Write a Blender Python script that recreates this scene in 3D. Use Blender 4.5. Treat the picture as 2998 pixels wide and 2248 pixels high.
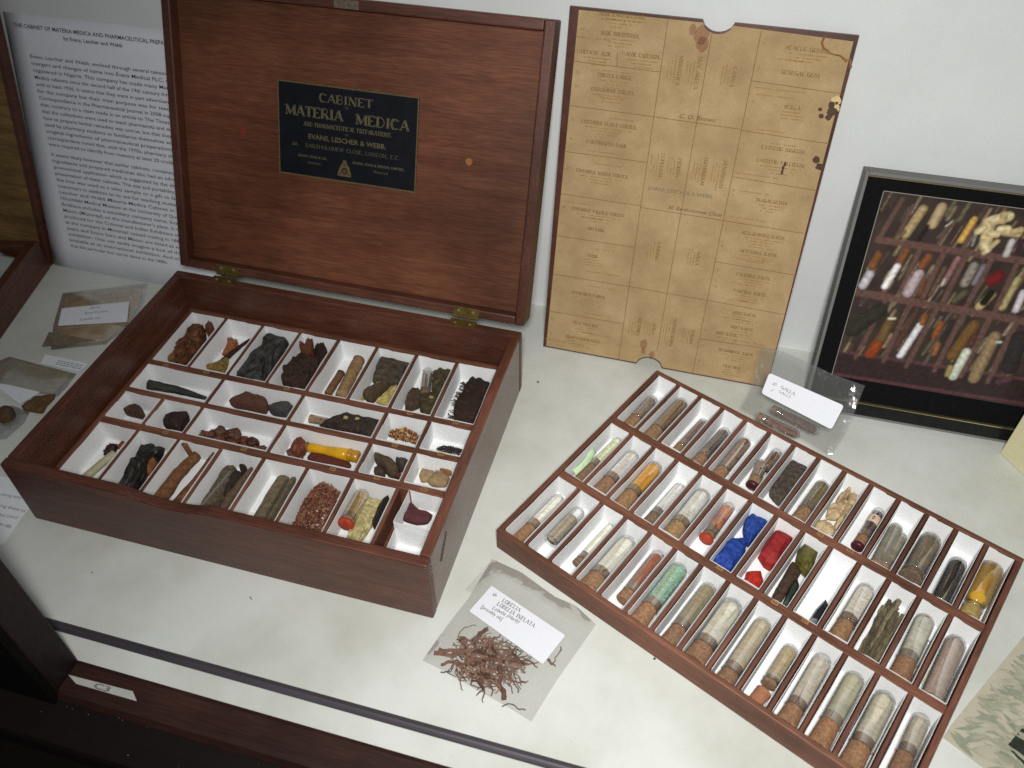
import bpy, bmesh, math, random
import numpy as np
from mathutils import Vector, Matrix, noise as mnoise

for _o in list(bpy.data.objects):
    bpy.data.objects.remove(_o)
S = bpy.context.scene
COL = S.collection

# ------------------------------------------------------------------ camera
cam_d = bpy.data.cameras.new('camera')
cam_d.sensor_width = 36.0
cam_d.sensor_fit = 'HORIZONTAL'
cam_d.lens = 2476.31665 * 36.0 / 2998.0
cam_d.clip_start = 0.01
cam_d.clip_end = 50.0
cam = bpy.data.objects.new('camera', cam_d)
COL.objects.link(cam)
cam.location = (0.56771, -0.34032, 0.65458)
cam.rotation_euler = (0.78888, 0.00474, 0.27106)
S.camera = cam
cam_d.dof.use_dof = True
cam_d.dof.focus_distance = 0.80
cam_d.dof.aperture_fstop = 7.0

# ------------------------------------------------------------------ light
W = bpy.data.worlds.new('World')
S.world = W
W.use_nodes = True
W.node_tree.nodes['Background'].inputs[0].default_value = (0.86, 0.93, 1.0, 1)
W.node_tree.nodes['Background'].inputs[1].default_value = 0.09


def area(name, loc, target, sx, sy, power, col):
    l = bpy.data.lights.new(name, 'AREA')
    l.shape = 'RECTANGLE'
    l.size, l.size_y, l.energy, l.color = sx, sy, power, col
    o = bpy.data.objects.new(name, l)
    COL.objects.link(o)
    o.location = loc
    o.rotation_euler = (Vector(target) - Vector(loc)).to_track_quat('-Z', 'Y').to_euler()
    return o


area('camera_side_lamp', (0.585, -0.375, 0.725), (0.64, 0.24, 0.0), 0.11, 0.08, 4.7, (1.0, 0.985, 0.945)).data.spread = math.radians(125)  # soft lamp added beside the camera, acts as a near-coaxial flash
S.view_settings.view_transform = 'Standard'
S.view_settings.look = 'None'
S.view_settings.gamma = 1.0
S.view_settings.exposure = 0.0
S.render.engine = 'CYCLES'
S.cycles.max_bounces = 10
S.cycles.transparent_max_bounces = 24
S.cycles.caustics_reflective = False
S.cycles.caustics_refractive = False
S.cycles.use_denoising = False
S.render.filter_size = 1.6

# ------------------------------------------------------------------ measured tables (millimetres)
TUBES={"1-1":[14.2,243.7,12.9,14.6,197.9,10.9,13.5,0.61],"1-2":[41.2,258.0,14.2,41.2,196.9,14.7,15,0.73],"1-3":[70.5,252.9,9.0,69.3,198.8,8.9,9.5,0.72],"1-4":[95.4,253.7,10.7,94.2,201.1,10.7,13,0.76],"1-5":[119.3,250.3,15.2,119.4,196.8,13.7,14,0.77],"1-6a":[149.6,259.5,12.9,149.8,229.0,10.0,11.5,-1],"1-6b":[144.8,235.8,14.9,150.6,202.6,10.4,12.5,0.41],"1-8":[203.2,247.6,16.0,203.2,195.1,14.9,14.5,0.65],"1-10":[256.5,255.5,10.0,257.0,200.6,10.0,11.5,0.59],"1-11a":[276.3,244.1,15.2,277.8,194.4,10.7,13,0.83],"1-11b":[283.4,237.8,14.4,283.4,196.0,13.5,11.5,0.84],"1-12":[305.8,253.4,14.0,305.9,192.7,18.0,19.6,0.76],"1-13":[333.3,244.5,12.2,333.7,194.4,16.2,16,-1],"2-1":[18.9,171.2,13.5,15.8,111.3,8.9,9.5,0.59],"2-2":[41.5,166.1,13.0,41.3,105.9,13.0,15.5,0.62],"2-3":[67.8,165.7,16.7,67.8,104.7,16.2,16,0.64],"2-4":[97.1,163.0,10.2,96.5,109.7,10.2,12,0.74],"2-5":[121.0,165.0,17.4,121.1,104.3,14.9,17.5,0.67],"2-6":[145.6,170.9,12.2,147.0,120.7,10.7,13,0.67],"2-11":[281.2,164.4,16.7,281.2,110.4,16.2,16,0.71],"2-13":[330.8,166.7,17.2,333.2,100.9,16.7,17,0.64],"2-14":[357.6,163.3,17.7,358.9,105.9,17.2,18,-1],"3-1":[15.3,78.6,10.2,14.6,18.1,10.2,12,0.63],"3-2":[40.6,75.9,14.2,40.5,28.2,14.7,14,-1],"3-3":[71.2,82.5,8.4,70.4,26.5,8.4,8.5,0.72],"3-4":[95.5,77.1,14.9,95.4,14.6,15.9,18.5,0.71],"3-5":[123.1,83.4,11.7,124.4,20.8,11.2,14,0.69],"3-6":[146.8,80.7,16.9,146.8,14.0,16.4,16.5,0.68],"3-7":[176.4,79.7,16.5,176.4,17.6,16.0,15.5,0.73],"3-8":[200.7,77.9,18.5,200.8,16.2,18.0,19.6,0.74],"3-9":[228.4,78.6,16.9,228.4,15.4,16.4,16.5,0.82],"3-10":[256.2,72.9,15.4,256.2,29.0,14.4,13.5,0.82],"3-11":[280.2,82.7,12.4,280.9,12.8,16.4,16.5,0.72],"3-12":[306.9,81.3,17.2,306.9,14.0,16.7,17,0.64],"3-13":[331.6,81.1,17.9,332.1,19.6,13.4,18.5,0.71],"3-14":[359.5,83.2,14.7,360.4,34.8,15.2,15,0.64]}
LUMPS2={"1-7":[[[162.8,263.5],[170.7,267.8],[179.4,266.7],[184.5,250.1],[181.6,204.7],[175.1,203.6],[167.2,207.7],[163.6,215.9],[162.6,241.2]],9],"2-7a":[[[161.8,162.9],[166.7,172.6],[172.0,176.6],[181.1,175.0],[183.9,166.1],[181.3,153.0],[180.3,141.3],[175.9,142.7],[167.5,153.4]],14],"2-7b":[[[162.7,131.3],[169.6,135.8],[175.8,140.8],[179.6,137.5],[182.2,126.2],[180.8,109.9],[172.5,110.0],[164.0,111.3]],15],"2-8a":[[[193.9,185.7],[201.5,178.2],[208.5,170.8],[209.6,151.7],[210.1,134.8],[206.9,129.4],[200.9,129.4],[192.9,135.3],[189.6,151.0],[189.3,169.7]],14],"2-8b":[[[191.8,116.0],[195.1,120.1],[201.5,125.3],[208.6,116.9],[208.0,109.1],[202.4,109.2],[195.2,111.4]],9],"2-9a":[[[218.7,180.9],[225.3,177.3],[233.1,170.2],[236.6,150.3],[234.6,144.3],[227.1,146.6],[220.1,151.9],[216.4,164.4]],14],"2-9b":[[[218.6,150.6],[228.6,146.4],[230.1,138.2],[229.1,125.3],[229.5,110.0],[221.5,111.3],[219.8,124.4]],10],"2-9c":[[[228.8,140.1],[234.4,132.6],[236.0,123.4],[235.2,111.1],[231.1,111.7],[228.4,125.1]],9],"2-10":[[[257.9,135.7],[263.2,131.1],[263.2,110.5],[255.2,109.0],[255.5,121.0]],8],"1-9a":[[[215.2,227.6],[223.0,237.7],[230.6,248.5],[233.6,238.8],[230.3,221.4],[222.0,215.6]],10],"1-9b":[[[219.8,241.4],[223.0,259.3],[227.3,255.1],[226.2,246.6],[222.6,238.0]],13],"1-9c":[[[216.5,207.8],[222.6,211.9],[233.2,209.8],[233.8,197.9],[224.4,197.3],[218.4,200.3]],9],"1-9d":[[[230.7,244.3],[237.4,245.9],[235.8,224.4],[234.3,208.8],[230.8,211.3]],14],"1-9e":[[[226.5,253.7],[233.3,253.5],[234.4,246.8],[229.3,244.5]],15]}
VIAL=[[356.0,260.0],[356.7,213.1],[358.6,192.7]]
SLIP=[[6.2,145.6],[14.0,140.6],[17.9,106.1],[11.1,109.8]]
LUMPS1={"s1":[[[19.1,259.7],[23.5,266.2],[32.9,265.3],[39.8,255.8],[41.8,239.6],[40.9,222.9],[38.1,209.7],[27.4,212.1],[20.1,226.3],[20.6,241.2]],16],"s1b":[[[13.8,220.1],[18.3,225.8],[25.7,221.5],[27.0,213.8],[18.0,212.2]],10],"s1c":[[[37.1,263.6],[41.8,269.6],[44.9,266.6],[42.1,257.3]],14],"s2a":[[[68.4,257.4],[77.6,259.0],[79.5,249.3],[74.4,237.0],[71.5,236.2],[70.6,245.1]],9],"s2b":[[[57.8,215.9],[72.2,219.4],[76.1,231.2],[81.8,229.1],[85.5,214.3],[66.4,213.5]],7],"s3":[[[109.7,272.0],[118.1,279.0],[131.9,272.4],[138.8,265.1],[138.8,250.5],[138.7,232.8],[137.4,220.3],[138.3,208.6],[120.1,207.0],[109.3,208.3],[105.7,222.0],[106.2,238.1],[113.9,251.0],[111.2,261.2]],18],"s4":[[[154.2,237.9],[162.9,249.1],[176.1,250.9],[186.5,244.9],[188.0,228.1],[186.8,209.3],[170.1,208.0],[159.7,210.2],[154.7,224.1]],20],"s4b":[[[157.2,260.1],[168.6,265.9],[171.8,257.7],[163.4,251.0]],22],"s4c":[[[174.3,257.5],[177.1,265.5],[181.3,270.3],[187.5,259.3],[185.9,251.8],[178.4,251.5]],20],"s6":[[[240.6,275.7],[250.0,277.4],[279.0,280.3],[277.6,267.3],[278.9,241.2],[262.6,239.3],[248.9,239.7],[242.2,257.6]],14],"s6b":[[[248.1,226.1],[255.3,241.5],[262.4,245.1],[264.8,239.0],[257.9,228.8],[251.6,220.5],[245.8,214.0]],8],"s6c":[[[248.5,213.9],[254.3,226.2],[266.4,238.6],[269.5,235.3],[265.5,222.6],[259.5,210.5]],12],"s6d":[[[265.7,221.4],[270.2,240.9],[276.5,243.4],[278.1,229.8],[275.7,214.5],[262.6,214.1]],7],"s7a":[[[308.4,267.0],[319.6,273.5],[326.8,272.1],[329.2,252.4],[325.7,241.5],[314.8,241.9]],14],"s7b":[[[290.7,232.0],[297.8,242.2],[305.4,237.6],[308.6,219.0],[296.0,211.6]],10],"s7c":[[[306.7,231.0],[319.8,241.1],[326.3,239.6],[326.3,215.6],[315.1,210.9]],11],"s8":[[[340.1,270.5],[354.1,271.8],[372.4,266.7],[374.9,242.8],[369.1,223.7],[359.7,224.3],[348.0,224.3],[343.4,245.5]],16],"s10a":[[[117.2,169.9],[128.1,184.2],[149.6,183.5],[155.6,180.3],[159.0,170.1],[136.4,168.7]],14],"s10b":[[[160.4,172.9],[163.5,180.1],[177.8,185.9],[184.3,182.6],[182.8,171.9],[166.3,169.7]],12],"s11":[[[223.3,167.6],[234.0,178.2],[242.8,185.3],[257.3,190.1],[270.7,192.1],[280.1,184.7],[281.9,173.0],[278.9,166.2],[257.9,166.5],[235.4,167.1]],14],"s14":[[[17.0,130.3],[18.3,137.0],[25.0,140.5],[33.6,138.0],[42.0,130.0],[32.1,129.6]],11],"s15":[[[67.0,124.7],[65.7,132.9],[71.8,139.3],[85.7,142.3],[86.7,133.2],[87.4,121.9],[74.8,122.2]],14],"s17a":[[[209.1,141.0],[213.9,143.1],[219.3,138.8],[221.5,129.4],[218.3,124.3],[208.5,125.9],[207.4,132.7]],13],"s17c":[[[202.9,126.8],[205.0,131.7],[217.5,129.4],[221.9,125.0],[208.7,124.2]],6],"s17d":[[[226.2,130.4],[232.2,137.0],[239.7,135.5],[252.5,132.0],[268.6,130.8],[269.8,125.6],[242.2,125.0],[226.2,125.5]],6],"s18a":[[[291.3,142.6],[294.5,146.9],[299.8,144.9],[311.2,138.3],[319.9,132.5],[319.3,125.6],[313.5,124.0],[301.3,132.8],[292.9,137.4]],14],"s18b":[[[313.2,141.6],[315.8,149.0],[323.2,149.9],[326.5,142.5],[323.8,133.6],[316.5,135.7]],14],"s18c":[[[295.8,128.0],[298.8,132.9],[307.2,128.3],[307.1,122.9],[298.6,122.6]],8],"s18d":[[[315.0,127.8],[320.9,132.1],[324.7,125.1],[316.4,124.1]],8],"s19a":[[[339.5,134.1],[340.0,147.9],[346.0,152.3],[352.2,148.5],[353.2,137.9],[348.8,129.3],[343.9,128.0]],5],"s19b":[[[353.2,144.3],[357.6,150.3],[361.8,141.3],[354.9,139.4]],6],"s19c":[[[358.1,150.5],[363.1,153.2],[369.3,150.8],[370.4,144.3],[365.9,141.7],[360.7,144.4]],8],"s19d":[[[350.2,128.4],[353.5,137.3],[362.9,141.2],[369.4,137.6],[368.4,128.1],[356.6,125.5]],7],"s20b":[[[26.4,87.8],[28.3,90.6],[34.4,90.7],[37.1,84.8],[35.3,78.5],[28.0,76.5],[26.7,82.0]],6],"s21":[[[66.6,90.4],[73.1,93.7],[87.0,90.9],[87.7,83.9],[83.6,77.1],[85.7,66.4],[87.9,51.9],[75.5,49.2],[66.3,66.7],[67.4,79.8]],15],"s21b":[[[78.9,79.7],[82.9,82.9],[88.0,78.6],[89.7,66.4],[82.9,65.9]],10],"s23a":[[[156.6,86.8],[161.0,93.6],[168.8,90.2],[171.0,75.6],[171.4,58.3],[168.7,47.1],[159.2,45.8],[157.3,61.1]],12],"s23b":[[[165.2,85.7],[172.6,89.1],[177.9,83.6],[176.2,65.6],[170.3,63.9]],10],"s23c":[[[171.4,91.9],[175.5,95.1],[179.5,92.0],[176.7,86.4]],13],"s23d":[[[179.5,104.3],[182.2,103.6],[182.4,85.5],[180.8,56.9],[174.8,51.3],[173.8,65.5],[177.4,84.2]],8],"s24a":[[[210.0,94.7],[216.4,97.4],[220.8,95.3],[219.9,85.8],[220.1,70.2],[220.5,56.5],[217.1,50.6],[210.3,51.2],[209.3,69.9]],8],"s24b":[[[223.4,101.3],[226.9,101.0],[227.3,86.5],[227.1,67.1],[226.9,54.5],[223.7,52.4],[223.5,69.9],[223.3,88.0]],8],"s26b":[[[302.8,91.3],[309.0,94.3],[319.9,90.9],[320.1,77.3],[318.1,64.5],[312.9,52.3],[303.2,53.2],[301.4,64.8],[300.9,78.2]],9],"s26c":[[[324.4,95.0],[325.2,88.9],[324.4,70.2],[321.5,64.6],[321.3,80.4]],16],"s26d":[[[319.0,54.5],[322.2,56.6],[323.0,52.1],[318.5,52.0]],7],"s27":[[[336.8,99.4],[339.0,101.9],[345.6,98.0],[354.8,93.0],[367.6,91.5],[366.7,82.7],[357.8,79.0],[343.1,79.9],[338.3,88.5]],13]}
STICKS1={"s2c":[[[87.1,268.6,16.7],[82.1,254.2,16.7],[77.8,236.6,16.7],[74.2,223.1,16.7]],5],"s5a":[[[222.1,266.0,20.9],[223.7,238.6,20.9],[225.5,209.0,20.9]],13.5],"s5b":[[[210.2,244.4,18.5],[209.7,210.6,18.5]],8.5],"s9":[[[22.4,168.8,23.7],[51.8,173.6,18.7],[90.6,170.3,18.7]],9],"s20a":[[[40.0,79.2,18.2],[35.6,65.0,18.2],[32.1,50.0,18.2]],8],"s20c":[[[39.2,95.1,16.7],[38.2,87.4,16.7]],5],"s22a":[[[124.7,97.4,22.2],[116.8,73.9,20.7],[115.2,42.9,28.2]],13],"s22b":[[[143.3,97.3,37.7],[127.1,83.6,19.2],[123.0,49.6,19.2]],10],"s22c":[[[112.0,97.2,34.7],[114.1,97.3,20.7],[122.3,97.4,18.2]],6],"s7t":[[[300.2,271.8,21.5],[309.7,234.7,20.0]],11.5],"s11t":[[[206.6,172.7,18.7],[234.8,173.5,18.7]],9],"s17t":[[[222.3,134.5,20.5],[237.7,136.6,20.5],[260.0,137.0,20.5],[276.0,135.8,20.5]],12.5],"s26t":[[[299.2,97.2,23.7],[298.1,54.8,25.2]],15]}
HEAPS1={"s12":[[289.4,186.0],[302.3,188.7],[321.2,193.9],[325.3,187.4],[323.5,172.0],[305.9,173.2],[290.3,174.9]],"s13":[[344.0,174.7],[355.9,179.4],[372.1,178.0],[371.0,171.2],[358.3,169.2],[344.8,169.1]],"s16":[[106.8,125.9],[115.4,134.4],[127.7,140.8],[144.8,140.9],[165.9,137.5],[179.8,133.8],[179.9,122.0],[151.9,123.2],[127.4,124.0],[109.6,122.1]],"s25":[[247.1,105.4],[253.8,109.9],[264.4,103.5],[275.2,101.2],[275.9,89.7],[275.8,73.1],[276.7,54.9],[263.7,51.3],[246.2,52.6],[246.0,66.2],[242.9,81.9],[245.1,95.6]]}
TAGS1=[[36.1,188.5],[83.5,190.1],[176.2,190.1],[311.2,190.3],[359.5,190.7],[312.0,146.7],[358.5,147.9],[310.8,104.4],[357.6,103.5],[266.3,103.6],[88.6,103.1],[173.4,103.8]]
TAGS2=[[175.5,91.2],[227.6,90.7],[254.8,90.8],[124.8,54.5],[227.4,178.7],[254.8,179.3],[227.8,90.4],[255.5,90.3]]
CARDLINES=[[89.5,362.4,87.6,1.2],[129.4,353.5,128.5,21.2],[170.9,359.6,170.8,1.9],[8.5,316.2,88.7,315.5],[7.9,275.1,88.7,274.6],[6.8,229.8,88.3,230.2],[5.7,185.7,88.6,185.2],[4.4,139.2,87.4,139.5],[3.6,93.7,86.6,94.0],[4.1,47.6,86.9,48.0],[88.7,274.6,170.6,273.1],[88.8,183.6,171.8,182.8],[86.6,94.0,170.1,93.2],[171.6,317.1,252.1,314.9],[170.8,272.4,252.1,270.3],[170.8,227.7,254.2,225.6],[171.1,182.7,252.6,181.9],[170.9,138.0,252.0,137.0],[170.9,93.4,251.6,91.7],[171.7,46.2,253.2,48.9],[47.7,328.7,48.8,316.2]]
HEADS=[["ALOE BARBADENSIS.",48.5,360.3,44.0],["ALOE SOCOTRINA.",48.4,343.9,37.6],["HEPATIC ALOE.",28.8,325.8,31.1],["ALOE CAPENSIS.",71.7,328.0,33.6],["CORTEX CASSIÆ.",48.4,306.9,34.5],["CINNAMOMI CORTEX.",47.8,293.4,44.0],["CINCHONÆ FLAVÆ CORTEX.",47.6,262.0,56.9],["CARTHAGENA BARK",47.2,243.0,41.4],["CINCHONÆ RUBRÆ CORTEX.",46.2,212.7,55.2],["CINCHONÆ PALLIDÆ CORTEX.",46.6,171.9,57.8],["ASH BARK.",46.1,152.7,19.8],["CUSSO.",46.0,122.3,12.1],["ANTHEMIDIS FLORES.",45.6,76.0,39.7],["BELÆ FRUCTUS",45.7,39.1,29.3],["COLOCYNTHIDIS PULPA",45.0,19.2,41.4],["ACACIÆ GUMMI.",212.6,348.3,39.7],["SENEGAL GUM.",211.5,327.7,35.4],["SCILLA.",211.5,298.4,16.4],["CATECHU NIGRUM.",211.6,259.7,41.4],["CATECHU PALLIDUM.",212.3,247.0,46.6],["TRAGACANTHA",211.5,208.8,30.7],["BELLADONNÆ RADIX.",211.9,173.5,44.0],["GENTIANÆ RADIX.",211.3,154.5,38.3],["CALUMBÆ RADIX.",211.4,128.4,35.9],["PAREIRÆ RADIX",211.3,109.8,33.6],["RHEI RADIX",211.1,84.6,24.2],["RHEI RADIX",211.3,67.4,24.2],["RHEI RADIX.",198.1,57.5,23.8],["SCAMMONIÆ RADIX",211.1,37.5,38.0],["FILIX MAS.",210.7,18.3,20.7]]
VHEADS=[["MYRISTICA",106.3,318.5,27.5],["NUX ARECA",123.1,318.4,30.5],["CASSIA",154.9,318.6,18.7],["LUPULUM",103.1,229.5,24.6],["CYDONIA",119.6,229.1,19.7],["EUPHORBIUM",144.2,228.9,28.5],["BENZOINUM",162.2,228.5,28.5],["CAMBOGIA",112.4,139.1,21.6],["GALLA",153.7,138.1,15.7],["NUX VOMICA",104.8,48.1,24.6],["GALLA",121.3,47.5,13.8],["CROTONIS SEMINA",142.0,47.9,37.3],["CETRARIA",162.8,46.7,18.7]]
STAMP=[[93.3,205.1],[155.8,205.3],[114.7,187.3],[168.6,188.0],[111.9,278.5],[141.3,278.7]]
NUMS=[["30.",13.2,344.8],["31.",11.6,326.0],["32.",53.5,328.3],["33.",13.1,306.4],["34.",12.8,293.8],["35.",11.8,262.2],["36.",12.0,243.2],["37.",11.1,213.0],["38.",10.0,172.1],["39.",10.0,152.7],["40.",9.5,121.9],["41.",9.0,75.8],["42.",8.6,39.0],["43.",8.3,19.9],["1.",175.7,349.2],["2.",175.5,329.0],["3.",175.9,299.2],["4.",175.4,260.3],["6.",175.3,209.8],["7.",175.2,174.3],["8.",175.0,155.9],["9.",175.3,129.2],["10.",175.8,110.7],["11.",175.2,85.0],["12.",175.1,69.0],["13.",175.4,58.0],["14.",175.1,38.1],["15.",175.1,18.6]]
CARDSTAINS=[[112.4,357.6],[121.7,350.7],[125.0,339.3],[244.2,302.0],[234.8,299.5],[237.1,292.9],[242.9,255.3],[249.0,248.1],[215.1,242.5],[247.2,307.6],[244.7,294.6],[112.7,29.9],[123.3,15.1]]
CARDTIDE=[[223.8,360.5],[222.8,355.4],[224.8,351.2],[232.3,346.9],[240.3,345.8],[246.4,342.0],[249.0,344.2],[251.4,337.4]]
LOB=[[431.5,71.0],[460.4,64.7],[495.6,48.5],[515.1,44.8],[535.3,31.7],[527.6,9.4],[515.3,-24.4],[509.6,-42.9],[503.4,-64.0],[479.5,-56.9],[450.3,-49.7],[420.1,-41.7],[403.9,-38.4],[409.4,-16.3],[417.9,12.0],[422.6,25.7]]
LOBFLAP=[[431.5,71.0],[436.9,70.4],[424.3,33.1],[417.4,34.0]]
LOBLABEL=[[439.8,41.5],[513.0,12.2],[501.0,-17.8],[428.3,12.5]]
LOBTEXT=[[443.5,33.5],[447.6,34.1],[453.1,30.5],[470.7,24.7],[449.8,26.2],[486.3,13.7],[446.7,21.4],[472.6,13.7],[437.2,19.9],[457.8,12.4]]
BAG1=[[-189.6,300.5],[-99.1,345.7],[-83.3,313.7],[-72.5,273.6],[-82.2,232.3],[-137.1,207.5],[-162.0,245.1]]
BAG1DARK=[[-153.1,229.0],[-90.9,229.9],[-144.5,204.5]]
BAG1LABEL=[[-164.8,269.1],[-94.1,301.7],[-75.0,268.1],[-149.3,240.6]]
LABEL2=[[-137.8,198.5],[-80.3,197.9],[-82.2,184.3],[-132.5,183.7]]
BAG2=[[-175.3,185.4],[-135.0,183.0],[-84.1,181.0],[-81.2,159.1],[-81.9,144.8],[-127.3,141.2],[-161.5,140.8],[-184.9,173.2]]
BAG2LABEL=[[-160.0,140.8],[-138.2,142.3],[-99.5,141.9],[-108.5,120.7],[-140.7,117.1]]
BARK2=[[-105.2,118.2],[-100.0,135.1],[-82.4,143.4],[-82.0,128.0],[-79.7,117.6],[-93.9,116.3]]
BAG3=[[-138.3,112.2],[-119.7,120.6],[-95.9,117.0],[-91.0,101.8],[-94.3,78.1],[-107.8,71.3]]
BALL=[[-112.6,103.2]]
FLATPAPER=[[-82.0,32.7],[-52.7,36.2],[-12.8,16.6],[-13.2,2.6],[-9.2,-29.8],[-18.8,-53.3]]
FLATTEXT=[[-50.4,14.5],[-28.1,15.8],[-40.9,2.6],[-14.6,3.5],[-33.5,-6.7],[-16.2,-5.2],[-25.9,-16.0],[-14.5,-16.1]]
LEAFLET=[[884.9,117.2],[819.7,21.2],[812.2,8.3],[837.7,-6.7],[857.7,-18.3],[926.8,56.6],[935.6,179.5]]
LEAFDARK=[[858.2,14.0],[877.5,40.2],[898.7,34.9],[871.7,-1.8]]
CREAM=[[890.6,327.9],[909.8,302.5],[931.0,275.3]]
SPECKS=[[415.1,304.0],[588.2,14.1],[239.0,-23.3],[88.6,-37.6],[586.3,-76.1]]
CHEST=[[-237.7,341.9],[-210.6,228.0],[-203.1,203.2]]
C3=[[131.5,-128.3],[190.1,-126.6],[197.9,-132.9],[142.4,-133.2]]
CAPS=[[50.0,196.2,58.0,221.2,2.9,"a9946a"],[47.8,197.7,42.8,191.4,1.7,"6b5a40"],[70.0,208.5,73.3,225.2,3.1,"b09a78"],[62.8,192.6,66.5,206.1,1.3,"1d1512"],[78.3,196.8,86.4,214.5,1.1,"55503c"],[81.6,208.4,85.8,213.5,0.4,"cfc9b8"],[98.2,197.1,103.3,217.9,2.1,"c9a04e"],[109.0,194.2,109.6,210.7,0.8,"8f8a80"],[120.0,195.9,116.5,217.2,3.8,"cdb88a"],[119.0,219.4,130.2,224.6,3.3,"d8c79c"],[131.6,210.4,142.9,210.3,2.5,"c9b384"],[128.2,200.8,120.6,188.6,1.7,"b9a67a"],[139.9,189.8,140.5,202.7,2.1,"b8b2b0"],[148.0,194.7,148.2,203.9,1.9,"3a2230"],[25.8,140.3,28.8,152.7,2.9,"b9b4bb"],[29.4,160.6,31.5,172.5,2.5,"7a4a28"],[45.5,142.6,51.1,164.1,2.3,"e6e2e0"],[52.8,170.2,55.0,181.0,1.9,"7d4b25"],[67.4,139.4,72.0,159.8,3.3,"b4a2a8"],[72.4,167.6,75.5,177.6,2.5,"7e4a28"],[77.9,139.2,78.5,155.1,1.5,"6a3f28"],[87.7,140.9,92.4,168.9,1.5,"5d4a3a"],[95.9,154.1,100.9,179.8,1.9,"8b6264"],[94.8,152.0,95.6,157.9,1.0,"b5aa9a"],[113.7,157.1,116.6,174.8,2.9,"8a8378"],[121.7,158.4,124.5,176.1,1.7,"77707a"],[110.6,139.0,116.5,147.8,2.3,"55503a"],[135.4,162.7,139.9,169.1,3.8,"6c1418"],[133.3,137.0,139.4,149.8,2.9,"b5a070"],[135.4,141.3,138.8,151.7,2.5,"14120e"],[153.1,138.5,156.7,168.1,2.1,"a6986a"],[164.8,138.6,165.6,156.3,2.3,"c7c0c4"],[27.8,93.5,46.8,117.7,5.7,"2c2a20"],[51.1,70.3,56.4,88.3,3.8,"8a3c12"],[56.4,88.3,59.0,105.5,3.3,"6a5030"],[57.7,110.4,62.8,111.3,1.0,"d8cfae"],[72.3,82.9,80.5,123.7,2.1,"4d352c"],[78.5,73.4,87.4,108.6,2.3,"dedade"],[88.5,110.9,88.8,119.1,1.9,"8a5428"],[103.3,99.2,105.1,113.9,1.9,"8b4c22"],[112.2,98.8,114.4,117.6,1.9,"2e2624"],[108.5,81.3,108.9,91.9,1.7,"8a5a34"],[124.9,82.4,134.4,117.2,3.8,"6e5028"],[137.1,97.3,137.9,105.7,2.3,"54342c"],[132.4,60.4,136.2,88.8,2.9,"cdd2c0"],[126.7,61.4,126.9,70.0,1.9,"9a8a50"],[151.4,62.1,155.8,109.0,3.8,"8f7858"],[159.2,103.5,162.4,104.1,1.0,"c8c2c0"],[178.7,80.3,177.2,111.0,5.7,"2b2626"],[174.1,62.4,182.6,68.4,2.5,"54343c"]]
BARS=[[27.7,187.2,157.3,186.1,1.3,"4a2f2c"],[21.6,132.6,176.3,128.9,1.5,"4a2f2c"],[20.7,54.6,200.2,57.0,5.7,"3c2428"],[27.7,187.2,38.0,227.4,0.8,"40302a"],[42.1,187.5,49.1,223.5,0.7,"42312c"],[79.3,187.7,87.9,214.8,0.7,"40302a"],[102.2,189.4,106.7,212.1,0.7,"40302a"],[46.8,137.9,52.3,181.6,0.8,"4a3028"],[60.1,137.2,65.8,181.8,0.8,"4a3028"],[81.7,137.9,87.3,183.3,0.9,"4a3028"],[100.9,137.3,106.7,182.6,0.9,"46302c"],[122.1,135.0,129.1,182.5,0.9,"46302c"],[147.9,133.7,151.1,180.4,0.9,"46302c"],[38.1,63.4,49.3,128.3,0.9,"3c2a26"],[64.6,64.2,72.2,128.3,0.9,"44302a"],[87.0,62.2,97.1,126.6,0.9,"44302a"],[113.7,63.1,121.7,125.0,0.9,"46302c"],[139.1,61.8,145.5,125.3,1.0,"4a3430"],[164.2,60.4,169.0,125.5,1.0,"4a3430"]]
GALBAG=[[637.8,326.5,85.5],[658.4,320.8,89.8],[679.5,311.7,90.1],[706.0,299.8,89.9],[733.8,289.5,92.4],[729.3,270.7,66.4],[726.0,260.6,52.0],[717.9,246.4,33.5],[691.0,262.0,34.4],[663.9,270.3,33.5],[628.7,286.1,33.5],[634.7,298.0,48.2],[637.0,309.7,64.1]]
GALLABEL=[[651.3,310.1,69.1],[721.7,280.7,71.3],[715.5,266.8,50.6],[647.9,297.6,51.6]]
GALTUBES=[[647.4,278.9,37.5],[688.8,262.7,37.5],[657.6,285.1,38.0],[704.5,265.3,39.3]]
GALTEXT=[[656.8,303.0,62.5],[661.3,301.4,63.0],[664.8,300.0,63.1],[678.6,293.5,62.7],[664.1,297.6,59.8],[675.3,292.5,59.5],[655.9,298.9,56.9],[658.4,298.6,57.8]]
BOARD=[0.2765,0.0245]
PT = [[12.4, 287.9], [200.6, 295.1], [75.4, 278.4], [149.7, 281.5], [26.3, 256.5], [198.7, 263.2], [28.7, 158.4], [28.4, 146.4], [32.7, 32.7], [159.5, 36.9]]
PAPER_FIT = (0.2862, -0.0016)
BW, BD, BH = 0.400, 0.2925, 0.0802          # cabinet body
TX, TY, TA, TW, TD, TZ = 0.4314, 0.08472, -0.41683, 0.37544, 0.26688, 0.02787   # loose tray
WALL_Y = 0.4335
M_T2 = Matrix.Translation((TX, TY, 0)) @ Matrix.Rotation(TA, 4, 'Z')
RND = random.Random(7)


# ------------------------------------------------------------------ helpers
def lin(h):
    if not isinstance(h, str):
        return tuple(h)
    v = [int(h[i:i + 2], 16) / 255 for i in (0, 2, 4)]
    return tuple((c / 12.92 if c <= .04045 else ((c + .055) / 1.055) ** 2.4) for c in v)


def tag(o, label=None, cat=None, group=None, kind=None):
    if label: o['label'] = label
    if cat: o['category'] = cat
    if group: o['group'] = group
    if kind: o['kind'] = kind
    return o


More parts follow.
